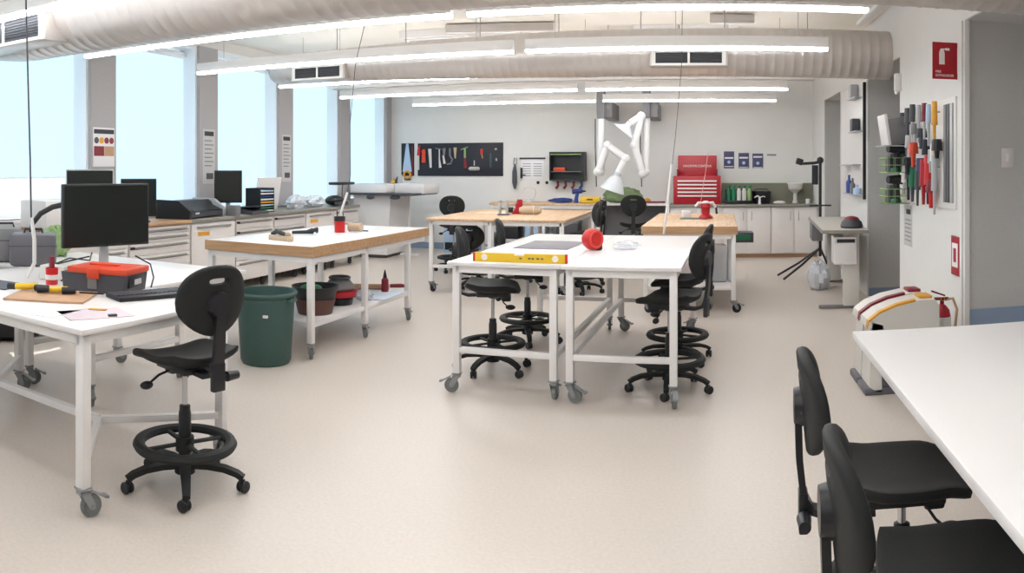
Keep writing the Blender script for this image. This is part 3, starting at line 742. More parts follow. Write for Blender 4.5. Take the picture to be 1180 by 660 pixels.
kb.build('keys', M_dgrey, r)
r = thing('toolbox', 'dark grey toolbox with bright orange lid on the front left table', 'toolbox', (-3.17,3.20,Z1), math.radians(14))
B().prism([(-.2,0),(.2,0),(.215,.105),(-.215,.105)], -.13, .13, 'XZ').build('body', M_dgrey, r)
B().box(-.17,.225,-.14,.14,.105,.140,.008).box(-.03,.05,-.15,-.138,.08,.135,.004).build('lid', M_orange, r)
B().box(-.09,.10,-.02,.02,.139,.150,.004).build('handle', M_orange, r)
B().box(.2,.216,-.09,.09,.03,.10,.003).build('side_panel', M_blkpl, r); B().box(.216,.219,-.03,.05,.045,.075).build('label_plate', M_silver, r)
B().box(-.03,.03,-.14,-.13,.02,.1,.003).build('latch', M_grey, r)
r = thing('pen_cup', 'red and white cup left of the orange-lidded toolbox', 'cup', (-3.53,3.11,Z1))
B().lathe([(.005,0),(.036,0),(.04,.1),(.036,.1),(.033,.006),(.005,.005)]).build('cup', M_redpl, r)
B().lathe([(.0405,.03),(.042,.035),(.0415,.06),(.0405,.06)]).build('white_band', M_white, r)
o = B().box(-.015,.015,-.012,.012,.05,.17,.004).build('red_marker', M_burg, r)
rot_item(B().box(-.09,.09,-.06,.06,0,.09,.008), M_cream, 'carton', -3.68,3.28,Z1,20,'cream carton behind the red cup','box')
rot_item(B().box(-.1,.1,-.05,.05,0,.05,.004), M_yellow, 'yellow_case', -3.80,3.64,Z1-.005,30,'yellow case on the rear white table behind the big monitor','case')
rot_item(B().box(-.05,.05,-.03,.03,0,.05,.006), M_white, 'power_adaptor', -3.62,3.38,Z1,10,'white power adaptor by the monitor stand','adaptor')
rot_item(B().box(-.05,.06,-.04,.04,0,.035,.006), M_blkpl, 'power_brick', -3.40,3.15+.35-.06,Z1,30,'black power brick near the monitor base','adaptor') if False else None
for k,(pts) in enumerate(([(-3.85,3.42,.86),(-3.75,3.30,.93),(-3.6,3.32,.97),(-3.5,3.4,1.0)],[(-4.1,3.55,.86),(-3.9,3.6,.94),(-3.65,3.55,.95),(-3.5,3.42,1.02)],[(-3.55,3.2,.86),(-3.50,3.28,.90),(-3.6,3.36,.93),(-3.48,3.42,.96)],[(-3.2,3.5,1.02),(-3.12,3.55,.97),(-3.05,3.5,.90),(-3.0,3.42,.857)])):
    tag(B().tube(pts,.005).build('cable', M_blkpl), ('black cable looping beside the cream carton','long black cable running from the rear table to the big monitor','short black cable coiled at the monitor stand','thin black cable hanging from the right of the big monitor')[k], 'cable')
# flexible black arm
r = thing('flexible_lamp', 'curved thick black gooseneck arm rising left of the big monitor', 'lamp', (-4.62,3.85,.846))
B().lathe([(.01,0),(.07,0),(.07,.02),(.01,.03)]).build('base', M_blkpl, r)
B().tube([(0,0,.02),(.0,.0,.22),(.01,.01,.28),(.05,.06,.36),(.11,.13,.41),(.17,.20,.43)],[.012,.014,.02,.022,.022,.022]).build('gooseneck', M_blkpl, r)
B().ball((.18,.21,.43),(.03,.03,.025)).build('lamp_head', M_white, r)
# grey cases on rear table and left table
for k,(x,y,z,sx,sy,sz,m_,lab) in enumerate(((-4.70,3.66,.846,.24,.24,.26,M_grey,'grey case at the left picture edge'),(-4.36,3.66,.846,.34,.24,.235,M_bingr,'dark purple-grey case on the rear white table'))):
    r = thing('carry_case', lab, 'case', (x,y,z), math.radians(48))
    B().box(-sx/2,sx/2,-sy/2,sy/2,0,sz,.03).build('body', m_, r); B().tube([(-.07,0,sz-.005),(-.06,0,sz+.03),(.06,0,sz+.03),(.07,0,sz-.005)],.008).build('handle', M_blkpl, r)
    B().box(-sx/2-.002,sx/2+.002,-sy/2-.002,sy/2+.002,sz*.62,sz*.65).build('seam', M_dgrey, r)
crumple('cloth_bundle', (-4.72,4.2,.846), (.14,.12,.12), M_lgreen, 'pale green and white bundle behind the purple-grey case', 'bundle', 8)
# black bowl-like thing seen under table (round robot vacuum on floor)
r = thing('storage_tub', 'black rounded tub on the floor far beneath the front left tables', 'tub', (-5.74,4.48,0))
B().lathe([(.01,0),(.30,.0),(.40,.06),(.44,.18),(.44,.30),(.41,.31),(.01,.32)]).build('tub', M_blkpl, r); B().torus(.43,.015,(0,0,.20)).build('silver_glint_ring', M_silver, r)  # silver ring stands in for a glint on the black tub

# ------------------------------------------------------------------ items on plywood-edged table
zt = .9255
r = thing('hand_plane', 'small wooden hand plane near the left corner of the plywood-edged table', 'hand plane', (-3.56,5.78,zt), math.radians(-20))
B().box(-.14,.14,-.032,.032,0,.045,.006).build('sole', M_tan, r); B().tube([(-.12,0,.05),(-.06,0,.075),(.03,0,.06),(.09,0,.045)],.02).build('black_cap', M_blkpl, r); B().ball((.10,0,.055),(.03,.025,.02)).build('front_knob', M_edge, r)
r = thing('glue_gun', 'black hand tool lying in the middle of the plywood-edged table', 'tool', (-3.70,6.44,zt), math.radians(40))
B().tube([(-.12,0,.02),(.02,0,.022),(.08,.01,.03)],[.015,.018,.03]).build('barrel', M_blkpl, r); B().tube([(.07,.01,.03),(.12,-.02,.05),(.13,.04,.02)],[.022,.02,.015]).build('grip', M_blkpl, r)
r = thing('pen_cup', 'red cup with black rim holding tools on the plywood-edged table', 'cup', (-3.52,6.83,zt))
B().lathe([(.005,0),(.052,0),(.054,.12),(.05,.12),(.048,.006),(.005,.005)]).build('cup', M_redpl, r); B().lathe([(.0545,.11),(.056,.115),(.056,.155),(.052,.155),(.052,.11)]).build('rim', M_blkpl, r)
B().tube([(-.02,0,.01),(-.035,.01,.21)],.006).tube([(.02,.01,.01),(.03,.02,.19)],.005).build('tools', M_dgrey, r)
r = thing('thread_spool', 'beige spool lying beside the red cup', 'spool', (-3.42,6.98,zt+.045), 0)
Mr = Matrix.Rotation(PI/2,4,'Y'); B().lathe([(.01,-.07),(.045,-.07),(.045,-.06),(.038,-.055),(.038,.055),(.045,.06),(.045,.07),(.01,.07)],M=Mr).build('reel', M_tan, r)
tag(B().tube([(-3.50,7.06,zt+.006),(-3.38,7.05,zt+.006),(-3.30,7.02,zt+.006)],.006).build('marker_pen', M_blue), 'thin blue pen on the table right of the spool', 'pen')
# shelf contents
zs_ = .301
r = thing('stacked_tubs', 'black and brown plastic tubs stacked on the low shelf beside the green bin', 'tubs', (-3.27,5.88,zs_), 0)
B().lathe([(.02,0),(.15,0),(.18,.13),(.17,.13),(.14,.01),(.02,.01)]).build('brown_tub', mat('brown plastic',(92,58,48),.5), r); B().lathe([(.02,.13),(.17,.13),(.21,.24),(.20,.24),(.16,.14),(.02,.14)]).build('black_tub', M_blkpl, r)
B().ball((-.03,-.02,.22),(.1,.08,.03)).build('green_lining', M_bgreen, r)
r = thing('round_machine', 'red and grey round machine on the low shelf of the plywood-edged table', 'machine', (-3.29,6.38,zs_), 0)
B().lathe([(.01,0),(.12,0),(.13,.06),(.09,.07)]).build('base', M_blkpl, r); B().lathe([(.02,.06),(.16,.075),(.17,.13),(.13,.14),(.02,.14)]).build('red_band', M_red, r)
B().lathe([(.02,.14),(.14,.14),(.15,.16),(.10,.22),(.02,.23)]).build('housing', M_grey, r); B().torus(.09,.014,(0,0,.245)).build('rim', M_dgrey, r)
crumple('clear_wrap', (-3.17,6.2-.1+.55,zs_), (.09,.08,.05), M_clear, 'clear plastic wrap on the low shelf right of the round machine', 'wrap', 11)
rot_item(B().box(-.2,.2,-.3,.3,0,.012,.002), mat('pale blue paper',(214,226,240),.6), 'paper_sheet', -3.18,7.0,zs_,0,'pale blue-white sheet on the low shelf of the plywood-edged table','paper')
r = thing('roll_tube', 'long brown tube lying at the rear of the low shelf', 'tube', (-3.45,7.2,zs_+.035), math.radians(20))
B().cyl((-.28,0,0),(.28,0,0),.032).build('tube', M_brown, r); B().cyl((-.30,0,0),(-.23,0,0),.036).build('red_cap', M_red, r)
r = thing('squeeze_bottle', 'small red bottle with black nozzle standing on the low shelf', 'bottle', (-3.17,7.15,zs_+.013), 0)
B().lathe([(.005,0),(.036,0),(.038,.02),(.036,.12),(.02,.14),(.005,.14)]).build('body', M_burg, r); B().lathe([(.02,.14),(.018,.16),(.004,.22),(.002,.22)]).build('nozzle', M_blkpl, r)
rot_item(B().tube([(-.09,0,.02),(.02,.01,.022),(.1,.02,.016)],[.02,.022,.012]), M_burg, 'small_tool', -3.17,7.5,zs_,20,'dark red hand tool at the far end of the low shelf','tool')

# ------------------------------------------------------------------ items on the middle tables
zt = .9125
r = thing('spirit_level', 'long yellow spirit level standing on edge at the front of the middle tables', 'spirit level', (-1.27,5.13,zt), math.radians(-.5))
B().box(-.325,.325,-.013,.013,0,.062,.003).build('body', M_yellow, r)
for s in (-1,1): B().box(s*.325-.008,s*.325+.008,-.014,.014,0,.063,.002).build('end_cap', M_redpl, r)
for x in (-.25,.25): B().lathe([(.002,-.014),(.022,-.014),(.022,.014),(.002,.014)],(x,0,.031),20,Matrix.Rotation(PI/2,4,'X')).build('vial', M_ink, r)
B().box(-.035,.035,-.0135,.0135,.046,.063,.002).build('vial', M_ink, r)
text('STABILA', .022, M_dgrey, r, (-.08,-.0145,.018), (PI/2,0,0)) if False else None
for x in (.0,.06,.085,.12,.15): B().box(x,x+.018,-.0145,-.013,.024,.034).build('print', M_dgrey, r)
rot_item(B().box(-.225,.225,-.33,.33,0,.004,.001), mat('grey cutting mat',(128,124,130),.6), 'cutting_mat', -1.31,6.36,zt,-3,'grey rectangular cutting mat on the middle tables','mat')
r = thing('cord_reel', 'round red reel standing at the corner of the grey cutting mat', 'reel', (-.90,6.02,zt), math.radians(48))
My = Matrix.Rotation(PI/2,4,'X')
B().lathe([(.005,-.045),(.045,-.052),(.075,-.045),(.083,-.025),(.085,0),(.083,.025),(.075,.045),(.045,.05),(.005,.045)],(0,0,.088),32,My).build('shell', M_redpl, r)
B().torus(.062,.01,(0,-.045,.088),M=My).build('rim', mat('red highlight plastic',(228,78,66),.3), r)  # lighter ring puts the arc highlight of the reel into the colour
B().box(.02,.08,-.03,.04,0,.05,.01).build('foot', M_blkpl, r)
crumple('clear_packaging', (-.64,6.12,zt), (.10,.06,.035), M_clear, 'crumpled clear plastic packaging right of the red reel', 'packaging', 21)

# ------------------------------------------------------------------ items on far beech tables
zt = .9355
r = thing('bench_post', 'grey metal post holder where the two far beech tables meet', 'holder', (-2.70,10.0,zt), 0)
B().box(-.07,.07,-.06,.06,0,.02,.003).build('base', M_grey, r); B().box(-.06,-.035,-.03,.03,.02,.20,.004).box(.035,.06,-.03,.03,.02,.20,.004).box(-.06,.06,-.02,.02,.13,.16).build('upright', M_silver, r)
r = thing('bench_vise', 'small red bench vise on the far beech tables', 'vise', (-2.58,10.35,zt), math.radians(20))
B().prism([(-.1,0),(.1,0),(.05,.07),(.05,.14),(-.04,.14),(-.05,.07)],-.05,.05,'XZ').build('body', M_red, r); B().box(-.02,.05,-.05,.05,.14,.2,.006).build('jaw', M_red, r); B().cyl((-.18,0,.08),(-.05,0,.08),.012).build('screw', M_chrome, r)
B().box(-.16,-.08,-.04,.04,.02,.09,.006).build('moving_jaw', M_blkpl, r)
r = thing('rolled_bundle', 'pale round-ended bundle beside the red vise', 'bundle', (-2.38,10.2,zt+.06), math.radians(5))
B().tube([(-.15,0,0),(-.1,0,0),(.1,0,0),(.15,0,0)],[.035,.058,.058,.035]).build('roll', M_tan, r); B().torus(.059,.004,(0.05,0,0),M=Matrix.Rotation(PI/2,4,'Y')).build('band', M_white, r)
rot_item(B().box(-.22,.22,-.3,.3,0,.004), mat('pale sheet',(226,200,168),.6), 'card_sheet', -3.0,10.5,zt,5,'pale card sheet on the left far beech table','card')

# ------------------------------------------------------------------ items on right far table
r = thing('hand_tool', 'red and white tool with curved side handles on the right beech table', 'tool', (-.02,9.6,zt), math.radians(10))
B().lathe([(.01,.006),(.09,.006),(.085,.03),(.05,.06),(.055,.13),(.07,.15),(.06,.19),(.01,.2)]).build('body', M_red, r)
B().tube([(-.03,0,.19),(-.09,0,.2),(-.13,0,.15)],[.02,.018,.015]).tube([(.03,0,.19),(.09,0,.2),(.13,0,.14)],[.02,.018,.015]).ball((0,0,.2),(.05,.04,.025)).build('handle', M_white, r); B().tube([(.13,0,.15),(.14,0,.06)],.014).build('grip', M_blkpl, r)
rot_item(B().box(-.17,.17,-.12,.12,0,.006), M_green, 'cutting_mat', -.17,9.62,zt,0,'dark green mat under the red and white tool','mat').scale=(1,1,1)
rot_item(B().box(-.05,.05,-.04,.04,0,.09,.01), M_white, 'small_carton', -.27,9.85,zt,15,'small white carton on the right beech table','box')
r = thing('storage_box', 'small dark box with green contents hung under the right beech table', 'box', (.44,10.15,.60), 0)
B().box(-.16,.16,-.15,.15,0,.13,.004).build('tray', M_dgrey, r); B().box(-.06,.12,-.156,-.15,.035,.10).build('green_front', M_bgreen, r); B().box(-.16,-.1,-.1,.1,.13,.199).build('bracket', M_white, r)
r = thing('clear_storage_tub', 'tall cloudy plastic sheeting and tub on the shelf of the right beech table', 'tub', (.10,8.75,.281), math.radians(3))
B().box(-.14,.12,-.10,.12,0,.42,.03).build('tub', M_clear, r); B().box(.13,.22,-.05,.1,0,.48,.02).build('roll', M_bag, r); B().box(-.10,.08,-.06,.08,.0,.30,.03).build('contents', M_grey, r)

# ------------------------------------------------------------------ back wall benches
r = thing('wall_bench', 'beech-topped white bench against the back wall under the open black cabinet', 'bench', (-2.75,13.85,0))
B().box(-1.15,.80,-.42,.33,.905,.945,.003).build('worktop', M_wood, r)
for x in (-1.1,-.15,.74):
    for y in (-.38,.28): B().box(x-.025,x+.025,y-.025,y+.025,0,.905,.003).build('leg', M_white, r)
B().box(-1.1,.74,-.36,.28,.25,.28,.003).build('shelf', M_white, r)
B().box(-1.12,.76,-.40,-.36,.85,.905).build('apron', M_white, r)
for k,(x,w_,h_,m_,lab) in enumerate(((-3.55,.3,.25,M_blkpl,'black crate on the shelf under the back bench, left'),(-3.1,.35,.3,M_ltbl,'pale blue crate on the shelf under the back bench'),(-2.5,.4,.33,M_dgrey,'dark grey crate on the shelf under the back bench, right'))):
    o = B().box(-w_/2,w_/2,-.2,.2,0,h_,.015).build('crate', m_); o.location=(x,13.8,.281); tag(o,lab,'crate')
    B().box(-w_/2-.01,w_/2+.01,-.21,.21,h_-.03,h_+.005,.005).build('rim', M_dgrey if k==1 else M_grey, o)
r = thing('wall_bench', 'grey-topped white-framed bench with grey back panel under the fume hoods', 'bench', (-1.28,13.85,0))
B().box(-.66,.62,-.42,.33,.915,.95,.003).build('worktop', M_lam, r)
for x in (-.63,.59): B().box(x-.03,x+.03,-.40,-.34,0,.915,.003).build('leg', M_white, r)
B().box(-.6,.56,.2,.23,.02,.915).build('back_panel', M_grey, r)
B().box(-.05,.56,-.3,.2,.02,.5,.01).build('lower_locker', M_dgrey, r)

def base_cab(x0, x1, label, doors):
    r = thing('base_cabinet', label, 'cabinet', ((x0+x1)/2, 13.85, 0)); L=(x1-x0)/2-.002
    B().box(-L,L,-.33,.34,.07,.89).build('body', M_cab, r); B().box(-L,L,-.27,.3,0,.07).build('plinth', M_brown, r)
    n = doors
    for k in range(n):
        a = -L+k*2*L/n+.003; b_ = -L+(k+1)*2*L/n-.003
        d_ = B().box(a,b_,-.352,-.331,.08,.88,.002).build('door', M_cab, r)
        hx = b_-.07 if k % 2 == 0 else a+.07
        B().tube([(hx,-.352,.66),(hx,-.38,.67),(hx,-.38,.80),(hx,-.352,.81)],.006).build('handle', M_handle, d_)
base_cab(-.65,.28,'white base cabinet beneath the red tool chest',2)
base_cab(.28,1.12,'white base cabinet left of the sink',2)
base_cab(1.12,1.94,'white base cabinet under the sink at the right end',2)
o = B().box(-.66,1.945,13.46,14.195,.89,.93,.003).build('worktop', M_steel); tag(o,'grey worktop along the back wall under the red chest and sink','worktop')
o = B().box(.27,1.94,14.17,14.195,.931,1.29).build('splashback', M_olive); tag(o,'grey-green splashback behind the sink','splashback')
B().box(.27,1.94,14.165,14.196,1.29,1.30).build('trim_strip', M_lgreen, o)
# red tool chest
r = thing('tool_chest', 'red metal tool chest with open lid and five white-handled drawers', 'tool chest', (-.18,13.85,.931))
B().box(-.42,.42,-.2,.2,0,.50,.006).build('body', M_red, r)
for k in range(5):
    d_ = B().box(-.36,.36,-.212,-.201,.115+k*.066,.115+k*.066+.056,.002).build('drawer', M_red, r)
    B().box(-.345,.345,-.226,-.212,.135+k*.066,.135+k*.066+.026,.003).build('handle', M_white, d_)
ld = B().obox((0,.16,.67),(.70,.03,.40),rx=-.12,bev=.006).build('lid', M_red, r)
text('KINCROME CONTOUR', .058, M_ink, ld, (0,.14,.66), (PI/2-.12,0,0), sx=.85)
B().box(-.36,-.34,-.16,.16,.45,.62).build('side_wing', M_burg, r); B().box(.34,.36,-.16,.16,.45,.62).build('side_wing', M_burg, r)
tag(B().tube([(.01,13.55,1.84),(-.03,13.54,1.5),(-.08,13.52,1.2),(-.12,13.5,.94)],.006).build('hanging_cord', mat('pink cord',(226,170,165),.6)), 'pinkish cord hanging in front of the red tool chest','cord')
# green bottle rack
r = thing('bottle_crate', 'dark crate of green-capped bottles right of the red tool chest', 'crate', (.57,13.92,.931))
B().box(-.24,.24,-.13,.13,0,.06,.004).box(-.24,-.232,-.13,.13,.06,.2).box(.232,.24,-.13,.13,.06,.2).box(-.24,.24,.122,.13,.06,.25).build('crate', M_blkpl, r)
for k in range(5):
    x=-.19+k*.095; m_=(M_bgreen,M_bgreen,M_cream,M_cream,M_lgreen)[k]
    o = B().lathe([(.005,0),(.040,0),(.042,.17),(.025,.21),(.02,.24),(.005,.24)]).build('green_capped_bottle', m_); o.location=(.57+x,13.86,.992)
    tag(o, ('green bottle at the left end of the crate','green bottle second from the left in the crate','cream bottle in the middle of the crate','cream bottle second from the right in the crate','pale green bottle at the right end of the crate')[k],'bottle','bottles in the dark crate')
    B().lathe([(.026,.22),(.030,.225),(.028,.265),(.005,.27)]).build('cap', M_bgreen, o)
r = thing('dish_tub', 'dark tub left of the sink tap', 'tub', (.98,13.98,.931)); B().lathe([(.01,0),(.15,0),(.18,.22),(.17,.22),(.14,.01),(.01,.01)],n=28).build('tub', M_blkpl, r)
B().tube([(-.15,0,.2),(-.1,0,.26),(.1,0,.26),(.15,0,.2)],.008).build('handle', M_blkpl, r)
r = thing('sink_tap', 'pale mixer tap in front of the dark tub', 'tap', (.93,13.68,.931)); B().lathe([(.01,0),(.03,0),(.025,.02),(.018,.12),(.01,.14)]).build('spout_body', M_white, r); B().tube([(0,0,.12),(-.04,-.03,.15),(-.10,-.06,.12)],.012).build('spout', M_white, r); B().tube([(0,0,.12),(.06,0,.14),(.10,0,.13)],.009).build('lever', M_white, r)
o = B().ball((0,0,.03),(.11,.06,.03)).build('folded_cloth', M_white); o.location=(1.28,13.68,.931); tag(o,'white folded cloth beside the sink tap','cloth')
r = thing('paper_cup_dispenser', 'white funnel-shaped dispenser on the splashback', 'dispenser', (1.60,14.0,.931)); B().lathe([(.01,0),(.05,0),(.05,.03),(.035,.06),(.035,.18),(.12,.26),(.14,.36),(.13,.36),(.03,.2),(.01,.2)]).build('funnel', M_cream, r); B().lathe([(.02,.355),(.145,.358),(.145,.37),(.02,.375)]).build('lid', M_white, r)
o = B().lathe([(.005,0),(.035,0),(.04,.09),(.036,.09),(.032,.006),(.005,.006)]).build('mug', M_white); o.location=(1.80,13.75,.931); tag(o,'white mug at the right end of the sink worktop','mug')
o = B().box(-.35,.1,-.02,.02,0,.03,.008).build('metal_bar', M_burg); o.location=(-.85,13.75,.95); tag(o,'dark red bar lying left of the red tool chest','bar')

# things on back bench
zt=.9455
r = thing('power_drill', 'blue corded drill standing on the back bench below the open cabinet', 'drill', (-2.33,13.75,zt), math.radians(20))
B().tube([(-.03,0,.0),(-.02,0,.10),(0,0,.18)],[.045,.035,.03]).build('grip', M_blue, r); B().tube([(-.10,0,.20),(.06,0,.21),(.09,0,.21)],[.045,.045,.03]).build('motor_body', M_blue, r); B().cyl((.09,0,.21),(.15,0,.21),.018,.012).build('chuck', M_blkpl, r)
crumple('blue_cloth', (-2.62,13.7,zt), (.22,.1,.045), M_blue, 'blue cloth left of the blue drill on the back bench', 'cloth', 31)
r = thing('tool_case', 'long yellow tool case on the back bench', 'tool case', (-2.10,13.72,zt+.0), 0)
B().box(-.17,.19,-.06,.06,0,.115,.025).build('body', M_yellow, r); B().box(-.05,.06,-.064,-.06,.05,.075).build('grip_slot', M_blkpl, r); B().cyl((.18,0,.03),(.25,0,.03),.03).build('nose', M_blkpl, r)
crumple('plastic_bag', (-1.52,13.72,.951), (.34,.16,.14), mat('dusty green bag',(128,146,104),.6), 'green plastic bag heaped under the left fume hood', 'bag', 41)
crumple('crumpled_wrap', (-1.08,13.8,.951), (.07,.06,.04), M_amber, 'small amber crumpled item right of the green bag', 'bag', 43)
r = thing('apron', 'dark apron and tools hanging on the back wall left of the paper sheets', 'apron', (-3.60,14.19,1.6))
B().tube([(0,-.04,-.42),(0,-.05,-.30),(0,-.06,-.1),(0,-.03,.05)],[.02,.05,.045,.015],flat=.6).build('apron', M_dgrey, r); B().box(.1,.14,-.02,0,-.22,-.02).box(.1,.2,-.02,0,-.17,-.15).build('hook', M_blkpl, r); B().tube([(-.03,-.02,.04),(-.02,-.01,.17)],.006).tube([(.03,-.02,.04),(.02,-.01,.17)],.006).build('strap', M_dgrey, r)
r = thing('desk_fan', 'white ring-shaped fan on the back bench left of the sockets', 'fan', (-3.28,13.95,zt)); B().torus(.12,.012,(0,0,.17),M=Matrix.Rotation(PI/2,4,'X')).build('ring', M_white, r); B().lathe([(.01,0),(.07,0),(.03,.03),(.02,.06)]).build('base', M_white, r)
# wall things
def wthing(name,x0,x1,z0,z1,t_,m_,label,cat):
    o = B().box(-(x1-x0)/2,(x1-x0)/2,-t_,0,-(z1-z0)/2,(z1-z0)/2,min(.003,t_/4)).build(name,m_); o.location=((x0+x1)/2,YB-.0005,(z0+z1)/2); return tag(o,label,cat)
b1 = wthing('tool_board',-5.93,-5.66,1.42,2.065,.02,M_board,'narrow blue-black tool board at the left end of the back wall','board')
b2 = wthing('tool_board',-5.58,-3.84,1.42,2.06,.02,M_board,'wide black tool board on the back wall','board')
def T(name, label, cat, x, z, parts):
    """a tool hanging on the back wall: parts = (part name, material, [(dx,dz),...], radius or list)"""
    r_ = thing(name, label, cat, (x, YB-.045, z))
    for pn, m_, pts, rr in parts: B().tube([(a,0,c) for a,c in pts], rr, 8, flat=.45).build(pn, m_, r_)
    return r_
r = thing('hand_saw','hand saw with yellow and black handle on the narrow tool board','saw',(-5.80,YB-.03,1.72))
B().prism([(-.02,.34),(.025,.34),(.10,-.22),(-.10,-.22)],-.004,.0,'XZ').build('blade', M_ltbl, r); B().torus(.07,.022,(0,0,-.28),M=Matrix.Rotation(PI/2,4,'X')).build('handle', M_amber, r); B().ball((0,0,-.36),(.07,.015,.03)).build('grip', M_blkpl, r)
tag(B().box(-5.70,-5.685,YB-.04,YB-.02,1.43,2.0).build('rule', M_burg),'thin dark red rule on the narrow tool board','ruler')
wx = lambda c: -5.93+(c-80)/1055*2.09      # board column
T('pliers','long red-topped pliers at the left end of the wide tool board','pliers',wx(270),1.82,[('handle',M_cream,[(0,.0),(.0,-.28)],.018),('jaw',M_redpl,[(0,.0),(.01,.12),(.03,.2)],[.035,.03,.012])])
T('hand_drill','orange tool second from the left on the wide tool board','tool',wx(325),1.82,[('body',M_orange,[(0,.12),(0,-.14)],[.035,.045]),('arm',M_orange,[(-.05,.08),(.04,.05)],.02)])
T('tongs','silver pair of tongs beside the orange tool on the wide board','tool',wx(395),1.78,[('shank',M_cream,[(-.01,.17),(.01,-.20)],[.035,.025])])
T('hammer','hammer with pale handle left of the curved pliers on the wide board','hammer',wx(490),1.80,[('head',M_grey,[(-.08,.16),(.04,.14)],.02),('handle',M_cream,[(0,.14),(.0,-.05),(.02,-.22)],[.012,.014,.03])])
T('pliers','blue-grey pliers with pale handle on the wide board','pliers',wx(545),1.82,[('jaw',M_grey,[(-.01,.14),(-.01,.0)],[.035,.02]),('handle',M_cream,[(-.03,.0),(-.0,-.16)],[.018,.026])])
T('clamp','curved blue-grey clamp on the wide tool board','clamp',wx(600),1.82,[('frame',M_grey,[(0,.14),(0,.0),(.05,-.08),(.02,-.16),(-.06,-.17)],.018)])
T('chisel','brass-coloured chisel near the middle of the wide board','chisel',wx(655),1.88,[('blade',M_tan,[(0,.09),(0,-.12)],[.035,.012])])
T('hammer','claw hammer with red-brown handle on the wide board','hammer',wx(755),1.83,[('head',M_lgreen,[(-.08,.10),(.06,.15)],.024),('neck',M_lgreen,[(0,.12),(.0,-.06)],.022),('handle',M_burg,[(0,-.06),(.01,-.26)],[.022,.035])])
T('mallet','white-headed rubber mallet hanging head down on the wide board','mallet',wx(850),1.62,[('handle',M_cream,[(0,.10),(0,0)],.01),('head',M_cream,[(-.10,-.06),(-.08,-.06),(.08,-.06),(.10,-.06)],[.06,.085,.085,.06])])
T('screwdriver','red-handled driver right of the mallet on the wide board','screwdriver',wx(925),1.86,[('handle',M_redpl,[(0,.08),(0,-.02)],.026),('shaft',M_brass,[(0,-.02),(.02,-.1)],.01)])
T('file','long olive file near the right end of the wide board','file',wx(1015),1.72,[('blade',M_green,[(0,.14),(0,-.14)],.022)])
T('hex_key','small silver key at the right end of the wide board','key',wx(1070),1.85,[('shaft',M_silver,[(-.01,.10),(0,.07)],.02),('ring',M_silver,[(0,-.09),(.01,-.14)],.016)])
r = thing('open_wall_cabinet','black open wall cabinet with a red item on its shelf','cabinet',(-2.565,YB,1.60))
B().box(-.33,.33,-.25,-.002,.25,.27,.002).box(-.33,.33,-.25,-.002,-.26,-.235).box(-.33,-.31,-.25,-.002,-.24,.25).box(.27,.33,-.25,-.002,-.24,.25).box(-.33,.33,-.02,-.003,-.24,.25).build('carcass', M_blkpl, r)
B().box(-.31,.27,-.24,-.02,-.10,-.085).build('shelf', M_grey, r); B().box(-.31,.27,-.255,-.25,.215,.235).build('light_strip', M_lgreen, r)
o = B().box(-.11,.11,-.06,.06,0,.07,.02).build('red_case', M_orange); o.location=(-2.72,YB-.13,1.516); tag(o,'small red case on the shelf of the open wall cabinet','case')
for k in range(4):
    T('hand_tool', ('leftmost','second','third','rightmost')[k]+' of the four dark tools hanging below the open wall cabinet','tool',-2.78+k*.15,1.27,[('handle',(M_burg,M_burg,M_burg,M_blue)[k],[(0,.06),(.01,-.02),(-.03,-.08)],[.018,.022,.03])])
o = wthing('paper_sheets',-3.49,-3.05,1.354,1.74,.004,M_paper,'white paper sheets pinned on the back wall under a dark strip','paper')
wt = B()
for i in range(2):
    for k in range(6): wt.box(-.19+i*.21,-.03+i*.21,-.0055,-.004,.10-.045*k,.112-.045*k)
wt.build('text_lines', M_txt, o)
wthing('magnetic_strip',-3.52,-3.02,1.742,1.772,.015,M_blkpl,'dark magnetic strip above the paper sheets','strip')
for k,x in enumerate((-3.16,-2.99)):
    o = B().lathe([(.005,0),(.03,0),(.03,.012),(.005,.015)],M=Matrix.Rotation(PI/2,4,'X')).build('wall_socket',M_blkpl); o.location=(x,YB,1.30); tag(o,'round black wall socket, '+('left' if k==0 else 'right')+' of two below the paper sheets','socket')
for k,(x0,x1) in enumerate(((.303,.495),(.575,.767),(.832,1.03))):
    o = wthing('poster',x0,x1,1.566+(0,0,-.0)[k],1.88-(0,.03,.04)[k],.004,M_purple,('dark blue poster','dark blue poster with a circular emblem','dark blue poster with a pale title band')[k]+(', nearest the red tool chest',', middle of the three above the sink run',', farthest right of the three')[k],'poster')
    B().box(-.08,.08,-.006,-.004,.02+.02*k,.05+.02*k).build('title_band', M_paper, o); B().box(-.085,.085,-.006,-.004,-.13,-.115).build('footer', M_paper, o)
    B().lathe([(.002,0),(.03,0),(.03,.002),(.002,.002)],(0,-.004,-.04),16,Matrix.Rotation(PI/2,4,'X')).build('emblem', M_ltbl, o)
wthing('small_sign',1.10,1.27,1.80,1.83,.004,M_txt,'tiny grey sign right of the three posters','sign')

